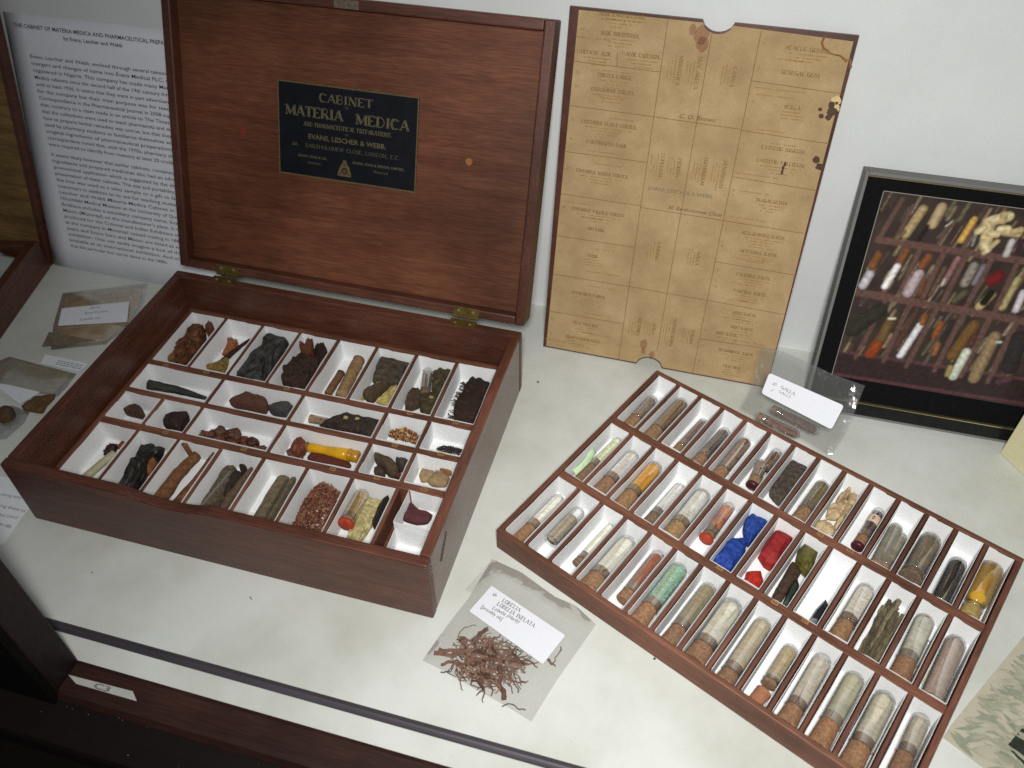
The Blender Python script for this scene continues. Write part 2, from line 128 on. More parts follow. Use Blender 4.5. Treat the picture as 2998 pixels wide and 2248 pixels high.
def link(name, me, parent=None, M=None):
    o = bpy.data.objects.new(name, me)
    COL.objects.link(o)
    if parent is not None:
        o.parent = parent
    if M is not None:
        o.matrix_basis = M
    return o


def empty(name, M=None):
    o = link(name, None, None, M)
    o.empty_display_size = 0.01
    return o


class MB:
    """collects shapes and links them as ONE mesh object"""
    def __init__(s, M=None):
        s.v, s.f, s.M = [], [], M

    def add(s, vs, fs):
        b = len(s.v)
        s.v += [tuple(v) for v in vs]
        s.f += [tuple(i + b for i in f) for f in fs]
        return s

    def box(s, x0, x1, y0, y1, z0, z1):
        return s.add([(x0, y0, z0), (x1, y0, z0), (x1, y1, z0), (x0, y1, z0), (x0, y0, z1), (x1, y0, z1), (x1, y1, z1), (x0, y1, z1)],
                     [(3, 2, 1, 0), (4, 5, 6, 7), (0, 1, 5, 4), (1, 2, 6, 5), (2, 3, 7, 6), (3, 0, 4, 7)])

    def prism(s, poly, z0, z1):
        n = len(poly)
        a = sum(poly[i][0] * poly[(i + 1) % n][1] - poly[(i + 1) % n][0] * poly[i][1] for i in range(n))
        if a < 0: poly = poly[::-1]
        return s.add([(p[0], p[1], z0) for p in poly] + [(p[0], p[1], z1) for p in poly],
                     [tuple(range(n - 1, -1, -1)), tuple(range(n, 2 * n))] + [(i, (i + 1) % n, n + (i + 1) % n, n + i) for i in range(n)])

    def lathe(s, prof, n=20, axis='Y', close=True):
        """profile (r, h) turned about an axis through the origin"""
        vs, fs = [], []
        for r, h in prof:
            for k in range(n):
                a = 2 * math.pi * k / n
                c, d = r * math.cos(a), r * math.sin(a)
                vs.append((c, h, d) if axis == 'Y' else (c, d, h))
        for i in range(len(prof) - 1):
            for k in range(n):
                a, b = i * n + k, i * n + (k + 1) % n
                f = (a, b, b + n, a + n)
                fs.append(f[::-1] if axis == 'Y' else f)
        if close:
            m = (len(prof) - 1) * n
            fs.append(tuple(range(n)) if axis == 'Y' else tuple(range(n - 1, -1, -1)))
            fs.append(tuple(range(m + n - 1, m - 1, -1)) if axis == 'Y' else tuple(range(m, m + n)))
        return s.add(vs, fs)

    def sweep(s, pts, rad, n=8, flat=1.0, jit=0.0, seed=0):
        """tapered tube along points; rad is a number or a list"""
        pts = [Vector(p) for p in pts]
        m = len(pts)
        rad = [rad] * m if not isinstance(rad, (list, tuple)) else rad
        vs, fs = [], []
        up = Vector((0, 0, 1))
        for i, p in enumerate(pts):
            t = (pts[min(i + 1, m - 1)] - pts[max(i - 1, 0)])
            t = t.normalized() if t.length > 1e-9 else Vector((1, 0, 0))
            a = t.cross(up)
            a = a.normalized() if a.length > 1e-3 else Vector((1, 0, 0))
            b = a.cross(t)
            for k in range(n):
                w = 2 * math.pi * k / n
                r = rad[i]
                if jit:
                    r *= 1 + jit * mnoise.noise(Vector((p.x * 300 + seed, p.y * 300 + k * 1.7, k * .9 + seed * 3.1)))
                vs.append(p + a * (r * math.cos(w)) + b * (r * flat * math.sin(w)))
        for i in range(m - 1):
            for k in range(n):
                a, b = i * n + k, i * n + (k + 1) % n
                fs.append((a, a + n, b + n, b))
        fs.append(tuple(range(n)))
        fs.append(tuple(range(m * n - 1, (m - 1) * n - 1, -1)))
        return s.add(vs, fs)

    def build(s, name, mat, parent=None, M=None, smooth=False, bevel=0.0, seg=2):
        me = bpy.data.meshes.new(name)
        vs = [tuple(s.M @ Vector(v)) for v in s.v] if s.M is not None else s.v
        me.from_pydata(vs, [], s.f)
        if bevel:
            bm = bmesh.new()
            bm.from_mesh(me)
            bmesh.ops.remove_doubles(bm, verts=bm.verts, dist=1e-7)
            ed = [e for e in bm.edges if len(e.link_faces) == 2 and e.calc_face_angle(0) > .6]
            bmesh.ops.bevel(bm, geom=ed, offset=bevel, segments=seg, affect='EDGES', profile=.5)
            bm.to_mesh(me)
            bm.free()
        me.materials.append(mat)
        if smooth:
            me.polygons.foreach_set('use_smooth', [True] * len(me.polygons))
        me.update()
        return link(name, me, parent, M)


# ------------------------------------------------------------------ materials
def nodes(name):
    m = bpy.data.materials.new(name)
    m.use_nodes = True
    nt = m.node_tree
    return m, nt, nt.nodes, nt.links, nt.nodes['Principled BSDF']


_mats = {}


def mat(name, col, rough=.6, var=.15, scale=150., bump=.0, spec=.4, col2=None, lo=.35, hi=.65, stretch=(1, 1, 1), detail=5, bscale=None, dist=.0006):
    if name in _mats: return _mats[name]
    m, nt, N, L, b = nodes(name)
    c = lin(col)
    c2 = lin(col2) if col2 else tuple(min(1, x * (1 + var)) for x in c)
    c1 = c if col2 else tuple(x * (1 - var) for x in c)
    tc = N.new('ShaderNodeTexCoord')
    mp = N.new('ShaderNodeMapping')
    mp.inputs['Scale'].default_value = stretch
    nz = N.new('ShaderNodeTexNoise')
    nz.inputs['Scale'].default_value = scale
    nz.inputs['Detail'].default_value = detail
    nz.inputs['Roughness'].default_value = .65
    cr = N.new('ShaderNodeValToRGB')
    cr.color_ramp.elements[0].position, cr.color_ramp.elements[1].position = lo, hi
    cr.color_ramp.elements[0].color = (*c1, 1)
    cr.color_ramp.elements[1].color = (*c2, 1)
    L.new(tc.outputs['Object'], mp.inputs['Vector'])
    L.new(mp.outputs[0], nz.inputs['Vector'])
    L.new(nz.outputs['Fac'], cr.inputs[0])
    L.new(cr.outputs[0], b.inputs['Base Color'])
    b.inputs['Roughness'].default_value = rough
    b.inputs['Specular IOR Level'].default_value = spec
    if bump:
        bp = N.new('ShaderNodeBump')
        bp.inputs['Strength'].default_value = bump
        bp.inputs['Distance'].default_value = dist
        if bscale:
            n2 = N.new('ShaderNodeTexNoise')
            n2.inputs['Scale'].default_value = bscale
            n2.inputs['Detail'].default_value = 4
            L.new(mp.outputs[0], n2.inputs['Vector'])
            L.new(n2.outputs['Fac'], bp.inputs['Height'])
        else:
            L.new(nz.outputs['Fac'], bp.inputs['Height'])
        L.new(bp.outputs[0], b.inputs['Normal'])
    _mats[name] = m
    return m


def wood(name, dark, light, along='X', rough=.38, spec=.5, patch=None):
    """mahogany: long grain, pores, a slow change of tone and worn patches"""
    m, nt, N, L, b = nodes(name)
    tc = N.new('ShaderNodeTexCoord')
    mp = N.new('ShaderNodeMapping')
    k = {'X': (.06, 1, 1), 'Y': (1, .06, 1), 'Z': (1, 1, .06)}[along]
    mp.inputs['Scale'].default_value = k
    L.new(tc.outputs['Object'], mp.inputs['Vector'])
    g = N.new('ShaderNodeTexNoise'); g.inputs['Scale'].default_value = 95; g.inputs['Detail'].default_value = 6; g.inputs['Roughness'].default_value = .6
    g.inputs['Distortion'].default_value = .6
    p = N.new('ShaderNodeTexNoise'); p.inputs['Scale'].default_value = 900; p.inputs['Detail'].default_value = 2
    t = N.new('ShaderNodeTexNoise'); t.inputs['Scale'].default_value = 9; t.inputs['Detail'].default_value = 3
    L.new(mp.outputs[0], g.inputs['Vector']); L.new(mp.outputs[0], p.inputs['Vector']); L.new(tc.outputs['Object'], t.inputs['Vector'])
    cr = N.new('ShaderNodeValToRGB')
    cr.color_ramp.elements[0].position, cr.color_ramp.elements[1].position = .22, .80
    cr.color_ramp.elements[0].color = (*lin(dark), 1); cr.color_ramp.elements[1].color = (*lin(light), 1)
    L.new(g.outputs['Fac'], cr.inputs[0])
    pr = N.new('ShaderNodeMapRange'); pr.inputs['From Min'].default_value = .42; pr.inputs['From Max'].default_value = .6
    pr.inputs['To Min'].default_value = .72; pr.inputs['To Max'].default_value = 1.06
    L.new(p.outputs['Fac'], pr.inputs[0])
    tr = N.new('ShaderNodeMapRange'); tr.inputs['From Min'].default_value = .3; tr.inputs['From Max'].default_value = .7
    tr.inputs['To Min'].default_value = .62; tr.inputs['To Max'].default_value = 1.32
    L.new(t.outputs['Fac'], tr.inputs[0])
    mu = N.new('ShaderNodeMath'); mu.operation = 'MULTIPLY'
    L.new(pr.outputs[0], mu.inputs[0]); L.new(tr.outputs[0], mu.inputs[1])
    vm = N.new('ShaderNodeVectorMath'); vm.operation = 'SCALE'
    L.new(cr.outputs[0], vm.inputs[0]); L.new(mu.outputs[0], vm.inputs['Scale'])
    L.new(vm.outputs[0], b.inputs['Base Color'])
    rr = N.new('ShaderNodeMapRange'); rr.inputs['To Min'].default_value = rough - .08; rr.inputs['To Max'].default_value = rough + .16
    L.new(t.outputs['Fac'], rr.inputs[0]); L.new(rr.outputs[0], b.inputs['Roughness'])
    b.inputs['Specular IOR Level'].default_value = spec
    bp = N.new('ShaderNodeBump'); bp.inputs['Strength'].default_value = .25; bp.inputs['Distance'].default_value = .0003
    L.new(p.outputs['Fac'], bp.inputs['Height']); L.new(bp.outputs[0], b.inputs['Normal'])
    return m


def film(name, tint=(.95, .95, .94), haze=.05, hazecol=(.8, .8, .78), rough=.08, gloss=.07, bump=0., bscale=60., bdist=.002, edge=None):
    """thin clear sheet: lets light through, mirrors more at a slant, a little milky"""
    m = bpy.data.materials.new(name)
    m.use_nodes = True
    nt = m.node_tree; N, L = nt.nodes, nt.links
    N.remove(N['Principled BSDF'])
    out = N['Material Output']
    tr = N.new('ShaderNodeBsdfTransparent'); tr.inputs[0].default_value = (*tint, 1)
    gl = N.new('ShaderNodeBsdfGlossy'); gl.inputs['Roughness'].default_value = rough
    df = N.new('ShaderNodeBsdfDiffuse'); df.inputs[0].default_value = (*hazecol, 1)
    lw = N.new('ShaderNodeLayerWeight'); lw.inputs[0].default_value = .35
    mr = N.new('ShaderNodeMapRange'); mr.inputs['To Min'].default_value = gloss * .55; mr.inputs['To Max'].default_value = min(.75, gloss * 8)
    L.new(lw.outputs['Fresnel'], mr.inputs[0])
    if edge:                       # thick glass seen edge-on looks darker
        ec = N.new('ShaderNodeValToRGB'); ec.color_ramp.elements[0].position = .62; ec.color_ramp.elements[1].position = .97
        ec.color_ramp.elements[0].color = (*tint, 1); ec.color_ramp.elements[1].color = (*edge, 1)
        l2 = N.new('ShaderNodeLayerWeight'); l2.inputs[0].default_value = .5
        L.new(l2.outputs['Facing'], ec.inputs[0]); L.new(ec.outputs[0], tr.inputs[0])
    m1 = N.new('ShaderNodeMixShader'); m1.inputs[0].default_value = haze
    m2 = N.new('ShaderNodeMixShader')
    L.new(tr.outputs[0], m1.inputs[1]); L.new(df.outputs[0], m1.inputs[2])
    L.new(mr.outputs[0], m2.inputs[0]); L.new(m1.outputs[0], m2.inputs[1]); L.new(gl.outputs[0], m2.inputs[2])
    L.new(m2.outputs[0], out.inputs[0])
    if bump:
        tc = N.new('ShaderNodeTexCoord'); nz = N.new('ShaderNodeTexNoise'); nz.inputs['Scale'].default_value = bscale; nz.inputs['Detail'].default_value = 3
        bp = N.new('ShaderNodeBump'); bp.inputs['Strength'].default_value = bump; bp.inputs['Distance'].default_value = bdist
        L.new(tc.outputs['Object'], nz.inputs['Vector']); L.new(nz.outputs['Fac'], bp.inputs['Height'])
        L.new(bp.outputs[0], gl.inputs['Normal']); L.new(bp.outputs[0], lw.inputs['Normal'])
    return m


MAHOG = wood('mahogany_x', '46271c', '633a2c', 'X')
MAHOG_Y = wood('mahogany_y', '46271c', '633a2c', 'Y', rough=.34, spec=.5)
MAHOG_Z = wood('mahogany_z', '45261b', '61382a', 'Z')
MAHOG_SHINE = wood('mahogany_varnished', '4c2a1d', '6e4130', 'Y', rough=.26, spec=.7)
_b = MAHOG_SHINE.node_tree.nodes['Principled BSDF']; _b.inputs['Coat Weight'].default_value = .22; _b.inputs['Coat Roughness'].default_value = .16
LIDWOOD = wood('mahogany_panel', '562d1c', '6f452f', 'X', rough=.5, spec=.3)
TRAYWOOD = wood('tray_wood_x', '5e3a2a', '7d5240', 'X', rough=.5, spec=.35)
TRAYWOOD_Y = wood('tray_wood_y', '59372a', '794e3e', 'Y', rough=.5, spec=.35)
DARKWOOD = wood('case_wood', '28150f', '3a221c', 'X', rough=.5, spec=.3)
DARKWOOD_Z = wood('case_wood_upright', '170d0c', '221413', 'Z', rough=.5, spec=.3)
OAK = wood('oak_board', '5c4424', '97794a', 'X', rough=.6, spec=.3)
LINER = mat('liner_card', 'e6e7e8', .85, .02, 300, bump=.05, spec=.15)
PAPER = mat('white_paper', 'e2e4ea', .9, .015, 200, spec=.1)
INK = mat('black_ink', '2b2a2c', .8, .05)
INKGREY = mat('grey_print', '6c6c74', .8, .05)
BRASS = mat('aged_brass', '8a7440', .38, .3, 250, bump=.1); _b = BRASS.node_tree.nodes['Principled BSDF']; _b.inputs['Metallic'].default_value = .85
STEEL = mat('grey_metal', '6b6a68', .55, .06, 300, spec=.4)
GOLDLIP = mat('brass_lip', 'e0cf98', .2, .08, 200); GOLDLIP.node_tree.nodes['Principled BSDF'].inputs['Metallic'].default_value = .9
GLASS = film('clear_glass', (.99, .992, .988), .02, (.8, .82, .8), .035, .06, edge=(.60, .62, .59))
GLASSHAZE = film('cloudy_glass', (.95, .95, .93), .14, (.72, .70, .62), .06, .05, edge=(.62, .62, .58))
BAGFILM = film('clear_plastic', (.97, .97, .965), .04, (.72, .72, .7), .12, .14, bump=.8, bscale=34, bdist=.004)
BAGGREY = film('cloudy_plastic', (.984, .982, .977), .07, (.70, .68, .65), .14, .06, bump=.5, bscale=30)
WAXRED = mat('red_wax', '9c3a26', .6, .2, 400, bump=.3, spec=.25)
WAXMAROON = mat('maroon_wax', '431420', .4, .2, 300, bump=.1)


# ------------------------------------------------------------------ lettering
def _arc(cx, cy, rx, ry, a0, a1, n=7):
    return [(cx + rx * math.cos(math.radians(a0 + (a1 - a0) * i / n)), cy + ry * math.sin(math.radians(a0 + (a1 - a0) * i / n))) for i in range(n + 1)]


# slab-serif capitals: width, strokes (v = thick, h = thin), serif feet
_SL = {
 'A': (.86, [('h', [(.10, 0), (.42, 1)]), ('v', [(.44, 1), (.76, 0)]), ('h', [(.22, .34), (.64, .34)])], [(.10, 0), (.76, 0)]),
 'B': (.76, [('v', [(.16, 0), (.16, 1)]), ('h', [(.16, 1), (.42, 1)] + _arc(.42, .76, .2, .24, 90, -90) + [(.16, .52)]), ('h', [(.42, .52)] + _arc(.42, .26, .25, .26, 90, -90) + [(.16, 0)])], [(.1, 0), (.1, 1)]),
 'C': (.78, [('v', _arc(.42, .5, .32, .5, 55, 305, 12))], [(.62, .92)]),
 'D': (.84, [('v', [(.16, 0), (.16, 1)]), ('h', [(.16, 1), (.36, 1)] + _arc(.36, .5, .36, .5, 90, -90, 10) + [(.16, 0)])], [(.1, 0), (.1, 1)]),
 'E': (.74, [('v', [(.16, 0), (.16, 1)]), ('h', [(.16, 1), (.62, 1), (.62, .84)]), ('h', [(.16, .52), (.48, .52)]), ('h', [(.16, 0), (.64, 0), (.64, .18)])], [(.1, 0), (.1, 1)]),
 'F': (.70, [('v', [(.16, 0), (.16, 1)]), ('h', [(.16, 1), (.62, 1), (.62, .84)]), ('h', [(.16, .52), (.48, .52)])], [(.16, 0), (.1, 1)]),
 'G': (.84, [('v', _arc(.42, .5, .32, .5, 50, 350, 12)), ('v', [(.72, .42), (.72, .04)])], [(.66, .42)]),
 'H': (.90, [('v', [(.16, 0), (.16, 1)]), ('v', [(.74, 0), (.74, 1)]), ('h', [(.16, .52), (.74, .52)])], [(.16, 0), (.16, 1), (.74, 0), (.74, 1)]),
 'I': (.42, [('v', [(.21, 0), (.21, 1)])], [(.21, 0), (.21, 1)]),
 'J': (.58, [('v', [(.38, 1), (.38, .2)] + _arc(.22, .2, .16, .2, 0, -150))], [(.38, 1)]),
 'K': (.86, [('v', [(.16, 0), (.16, 1)]), ('h', [(.7, 1), (.18, .42)]), ('v', [(.34, .58), (.74, 0)])], [(.16, 0), (.16, 1), (.7, 1), (.74, 0)]),
 'L': (.70, [('v', [(.16, 0), (.16, 1)]), ('h', [(.16, 0), (.62, 0), (.62, .2)])], [(.16, 1), (.1, 0)]),
 'M': (1.04, [('h', [(.14, 0), (.14, 1)]), ('v', [(.16, 1), (.52, .1)]), ('h', [(.52, .1), (.88, 1)]), ('v', [(.9, 0), (.9, 1)])], [(.14, 0), (.12, 1), (.9, 0), (.92, 1)]),
 'N': (.92, [('h', [(.16, 0), (.16, 1)]), ('v', [(.18, 1), (.74, 0)]), ('h', [(.76, 0), (.76, 1)])], [(.16, 0), (.12, 1), (.76, 1)]),
 'O': (.84, [('v', _arc(.42, .5, .32, .5, 0, 360, 16))], []),
 'P': (.72, [('v', [(.16, 0), (.16, 1)]), ('h', [(.16, 1), (.4, 1)] + _arc(.4, .74, .24, .26, 90, -90) + [(.16, .48)])], [(.16, 0), (.1, 1)]),
 'Q': (.84, [('v', _arc(.42, .5, .32, .5, 0, 360, 16)), ('h', [(.44, .22), (.74, -.14)])], []),
 'R': (.84, [('v', [(.16, 0), (.16, 1)]), ('h', [(.16, 1), (.42, 1)] + _arc(.42, .75, .22, .25, 90, -90) + [(.16, .5)]), ('v', [(.42, .5), (.7, 0)])], [(.16, 0), (.1, 1), (.74, 0)]),
 'S': (.70, [('v', _arc(.36, .74, .22, .25, 40, 270, 9) + _arc(.36, .25, .24, .25, 90, -140, 9))], [(.54, .92), (.16, .06)]),
 'T': (.78, [('v', [(.39, 0), (.39, 1)]), ('h', [(.08, .82), (.08, 1), (.7, 1), (.7, .82)])], [(.39, 0)]),
 'U': (.88, [('v', [(.16, 1), (.16, .3)] + _arc(.43, .3, .27, .3, 180, 360, 9)), ('h', [(.70, .3), (.70, 1)])], [(.16, 1), (.70, 1)]),
 'V': (.84, [('v', [(.12, 1), (.42, 0)]), ('h', [(.44, 0), (.72, 1)])], [(.12, 1), (.72, 1)]),
 'W': (1.12, [('v', [(.12, 1), (.34, 0)]), ('h', [(.34, 0), (.56, .9)]), ('v', [(.56, .9), (.78, 0)]), ('h', [(.78, 0), (1.0, 1)])], [(.12, 1), (1.0, 1)]),
 'X': (.84, [('v', [(.12, 1), (.72, 0)]), ('h', [(.12, 0), (.72, 1)])], [(.12, 1), (.72, 0), (.12, 0), (.72, 1)]),
 'Y': (.84, [('v', [(.12, 1), (.42, .46)]), ('h', [(.72, 1), (.42, .46)]), ('v', [(.42, .46), (.42, 0)])], [(.12, 1), (.72, 1), (.42, 0)]),
 'Z': (.72, [('h', [(.1, .84), (.1, 1), (.6, 1)]), ('v', [(.6, 1), (.12, 0)]), ('h', [(.12, 0), (.62, 0), (.62, .18)])], []),
 'Æ': (1.18, [('h', [(.08, 0), (.50, 1)]), ('v', [(.56, 0), (.56, 1)]), ('h', [(.24, .36), (.86, .36)]), ('h', [(.50, 1), (1.04, 1), (1.04, .84)]), ('h', [(.56, 0), (1.06, 0), (1.06, .18)])], [(.08, 0), (.56, 0)]),
 '.': (.34, [('v', [(.16, 0), (.16, .1)])], []), ',': (.34, [('v', [(.17, .1), (.12, -.16)])], []), ' ': (.5, [], []),
 '&': (.86, [('h', [(.74, 0), (.24, .66)] + _arc(.38, .80, .16, .2, 200, -20, 8) + [(.18, .34)] + _arc(.34, .22, .2, .22, 160, 350, 8) + [(.70, .48)])], [(.70, .48)]),
}


def slab(mb, text, cx, cy, width, height, M=None, z=0., v=.17, h=.075, italic=0., rot=0.):
    """draws capitals centred on cx, cy; width fitted"""
    tot = sum(_SL.get(ch, _SL[' '])[0] for ch in text)
    sx = width / tot
    x = -width / 2
    R = Matrix.Rotation(rot, 2)
    vw, hw = v * height / 2, h * height / 2

    def put(poly):
        vs = []
        for px_, py_ in poly:
            q = R @ Vector((px_ + italic * py_, py_))
            vs.append((cx + q.x, cy + q.y, z))
        mb.add(vs, [tuple(range(len(vs)))])

    for ch in text:
        w, st, sf = _SL.get(ch, _SL[' '])
        P = lambda p: Vector((x + p[0] * sx, (p[1] - .5) * height))
        for kind, pts in st:
            hw_ = vw if kind == 'v' else hw
            for a, b in zip(pts[:-1], pts[1:]):
                a, b = P(a), P(b)
                d = b - a
                if d.length < 1e-9: continue
                d.normalize()
                wv = hw_
                if kind == 'v' and abs(d.x) > .75: wv = hw * 1.2
                nrm = Vector((-d.y, d.x)) * wv
                e = d * (hw * .5)
                put([a - nrm - e, b - nrm + e, b + nrm + e, a + nrm - e])
        for p in sf:
            c = P(p)
            s2 = .17 * height if sx > .6 * height else .17 * sx / .75
            yy = hw if p[1] < .5 else -hw
            put([(c.x - s2, c.y + yy - hw), (c.x + s2, c.y + yy - hw), (c.x + s2, c.y + yy + hw), (c.x - s2, c.y + yy + hw)])
        x += w * sx
    return mb


def text(mb, s, x, y, size, width=None, align='LEFT', z=0., shear=0., bold=0., rot=0., sep=1.0):
    """plain type set as flat glyph faces; x, y is the left (or centre) of the baseline"""
    cu = bpy.data.curves.new('t', 'FONT')
    cu.body, cu.size, cu.shear, cu.offset, cu.resolution_u, cu.space_word = s, 1.0, shear, bold, 2, sep
    ob = bpy.data.objects.new('t', cu)
    me = bpy.data.meshes.new_from_object(ob)
    n = len(me.vertices)
    if n:
        co = np.empty(n * 3); me.vertices.foreach_get('co', co); co = co.reshape(-1, 3)
        w = co[:, 0].max()
        sx = size if width is None else width / w
        off = -w * sx / 2 if align == 'CENTER' else 0
        X, Y = co[:, 0] * sx + off, co[:, 1] * size
        c, d = math.cos(rot), math.sin(rot)
        mb.add(np.stack([x + X * c - Y * d, y + X * d + Y * c, np.full(n, z)], 1).tolist(), [tuple(p.vertices) for p in me.polygons])
    bpy.data.objects.remove(ob); bpy.data.curves.remove(cu); bpy.data.meshes.remove(me)
    return mb


def plane_matrix(o, u, d):
    u = Vector(u).normalized(); d = Vector(d).normalized(); n = u.cross(d)
    return Matrix(((u.x, d.x, n.x, o[0]), (u.y, d.y, n.y, o[1]), (u.z, d.z, n.z, o[2]), (0, 0, 0, 1)))


# ------------------------------------------------------------------ the setting
shelf_m, nt, N, L, b = nodes('painted_shelf')
tc = N.new('ShaderNodeTexCoord'); n1 = N.new('ShaderNodeTexNoise'); n1.inputs['Scale'].default_value = 7; n1.inputs['Detail'].default_value = 6; n1.inputs['Roughness'].default_value = .6
n2 = N.new('ShaderNodeTexNoise'); n2.inputs['Scale'].default_value = 420; n2.inputs['Detail'].default_value = 3
c1 = N.new('ShaderNodeValToRGB'); c1.color_ramp.elements[0].position, c1.color_ramp.elements[1].position = .32, .62
c1.color_ramp.elements[0].color = (*lin('b8bab0'), 1); c1.color_ramp.elements[1].color = (*lin('d0d3cf'), 1)
c2 = N.new('ShaderNodeMapRange'); c2.inputs['From Min'].default_value = .2; c2.inputs['From Max'].default_value = .36; c2.inputs['To Min'].default_value = .82; c2.inputs['To Max'].default_value = 1
vm = N.new('ShaderNodeVectorMath'); vm.operation = 'SCALE'
L.new(tc.outputs['Object'], n1.inputs['Vector']); L.new(tc.outputs['Object'], n2.inputs['Vector'])
L.new(n1.outputs['Fac'], c1.inputs[0]); L.new(n2.outputs['Fac'], c2.inputs[0]); L.new(c1.outputs[0], vm.inputs[0]); L.new(c2.outputs[0], vm.inputs['Scale']); L.new(vm.outputs[0], b.inputs['Base Color'])
bp = N.new('ShaderNodeBump'); bp.inputs['Strength'].default_value = .08; bp.inputs['Distance'].default_value = .0005; L.new(n2.outputs['Fac'], bp.inputs['Height']); L.new(bp.outputs[0], b.inputs['Normal'])
b.inputs['Roughness'].default_value = .6; b.inputs['Specular IOR Level'].default_value = .25
WALLM = mat('painted_wall', 'd3d6d6', .8, .03, 12, bump=.06, bscale=500, spec=.2)

tag(MB().box(-.60, 1.50, -.1144, WALL_Y, -.018, 0).build('shelf', shelf_m), 'white painted shelf of the display case', kind='structure')
tag(MB().box(-.60, 1.50, WALL_Y, WALL_Y + .02, -.018, .75).build('back_wall', WALLM), 'white painted back wall of the display case', kind='structure')

# front rail of the case, upright and door track
rail = empty('case_front_rail', Matrix.Translation((.5, -.13, 0)))
tag(rail, 'dark wooden front rail of the display case below the white shelf', 'rail')
Mi = Matrix.Translation((-.5, .13, 0))
prof = [(-.1146, -.05), (-.1146, .0025), (-.118, .004), (-.139, .004), (-.1425, .002), (-.146, -.004), (-.160, -.0065), (-.176, -.008), (-.178, -.012), (-.178, -.05)]


def extrude_x(mb, prof, x0, x1):
    n = len(prof)
    mb.add([(x0, y, z) for y, z in prof] + [(x1, y, z) for y, z in prof],
           [tuple(range(n)), tuple(range(2 * n - 1, n - 1, -1))] + [(i, n + i, n + (i + 1) % n, (i + 1) % n) for i in range(n)])
    return mb


extrude_x(MB(Mi), prof[:6] + [(-.146, -.05)], -.6, 1.5).build('rail_body', DARKWOOD, rail)
extrude_x(MB(Mi), [(-.1462, -.05)] + [(-.1462, -.0042)] + prof[6:], -.6, 1.5).build('front_moulding', mat('black_moulding', '120b0a', .7, .2, 80, spec=.15), rail)
MB(Mi).box(-.6, 1.5, -.45, -.1785, -.055, -.030).build('lower_step', mat('black_base', '0b0908', .75, .4, 60, spec=.1), rail)
st = MB(Mi); pts = [(p[0] / 1000, p[1] / 1000) for p in C3]
st.prism(pts, .0043, .0046); st = st.build('label_sticker', mat('sticker', 'aeb0a9', .7, .05), rail)
tm = MB(Mi); text(tm, 'C3', .1570, -.1325, .0062, .0150, z=.0048, bold=.03); tm.build('lettering', INKGREY, st)
dm = MB(Mi)
for i in range(70):
    xx = RND.uniform(-.02, .62); yy = -.1455 - RND.random() ** 2 * .03; r = RND.uniform(.00015, .0004)
    dm.prism([(xx + r * math.cos(a), yy + r * .7 * math.sin(a)) for a in (0, 1.2, 2.6, 3.9, 5.2)], -.0085, -.0035 if yy > -.150 else -.0060)
o = dm.build('dust_fleck', mat('dust', '8d7f76', .9, .1), rail); o['kind'] = 'stuff'
post = empty('corner_post', Matrix.Translation((.09, -.135, 0)))
Mp = Matrix.Translation((-.09, .135, 0))
MB(Mp).box(.020, .1314, -.1440, -.1149, -.05, .46).build('post_body', DARKWOOD_Z, post, None, bevel=.0015)
MB(Mp).box(.000, .1310, -.1500, -.1442, -.05, .46).build('black_facing', mat('black_base', '0b0908', .75, .4, 60, spec=.1), post)
tag(post, 'dark wooden upright post at the front left corner of the case', 'post')
track = MB()
ys = [-.0868, -.0878, -.0893, -.0911, -.0928, -.0942, -.0954]; zs = [.0003, .0018, .0029, .0033, .0029, .0018, .0003]
extrude_x(track, list(zip(ys, zs))[::-1], .062, 1.5)
tag(track.build('sliding_track', mat('track_metal', '3c383f', .5, .2, 40, spec=.5, stretch=(.2, 1, 1)), smooth=False), 'thin dark grey metal track running along the front of the shelf', 'track')
for i, (x, y) in enumerate(SPECKS[:4]):
    w = [(.0020, .0012), (.0011, .0011), (.0024, .0006), (.0012, .0007)][i]
    mb = MB(); mb.lathe([(.0001, 0), (.9, .0001), (1., .0004), (.7, .0008), (.05, .0010)], 9, 'Z')
    mb.v = [(v[0] * w[0] * (1 + .3 * mnoise.noise(Vector(v) * 2.3)), v[1] * w[1], v[2]) for v in mb.v]
    tag(mb.build('crumb', mat('crumb_%d' % i, ['5a544c', '1c1c20', '8d8a80', '8f8b80'][i], .8), M=Matrix.Translation((x / 1000, y / 1000, .0002)) @ Matrix.Rotation(-.6, 4, 'Z'), smooth=True),
        ['tiny grey brown crumb on the shelf right of the cabinet', 'tiny black dot on the shelf beside the loose tray front edge', 'thin grey fleck on the shelf in front of the cabinet', 'small pale grey fleck on the shelf near the front left post'][i], 'crumb', 'crumbs and flecks on the shelf')

# ------------------------------------------------------------------ mahogany cabinet
T = .0098            # wall thickness
cab = empty('wooden_cabinet', Matrix.Translation((BW / 2, BD / 2, 0)))
tag(cab, 'open mahogany cabinet with brass hinges and a dark blue nameplate in its lid', 'cabinet')
Ci = Matrix.Translation((-BW / 2, -BD / 2, 0))
bv = .0016
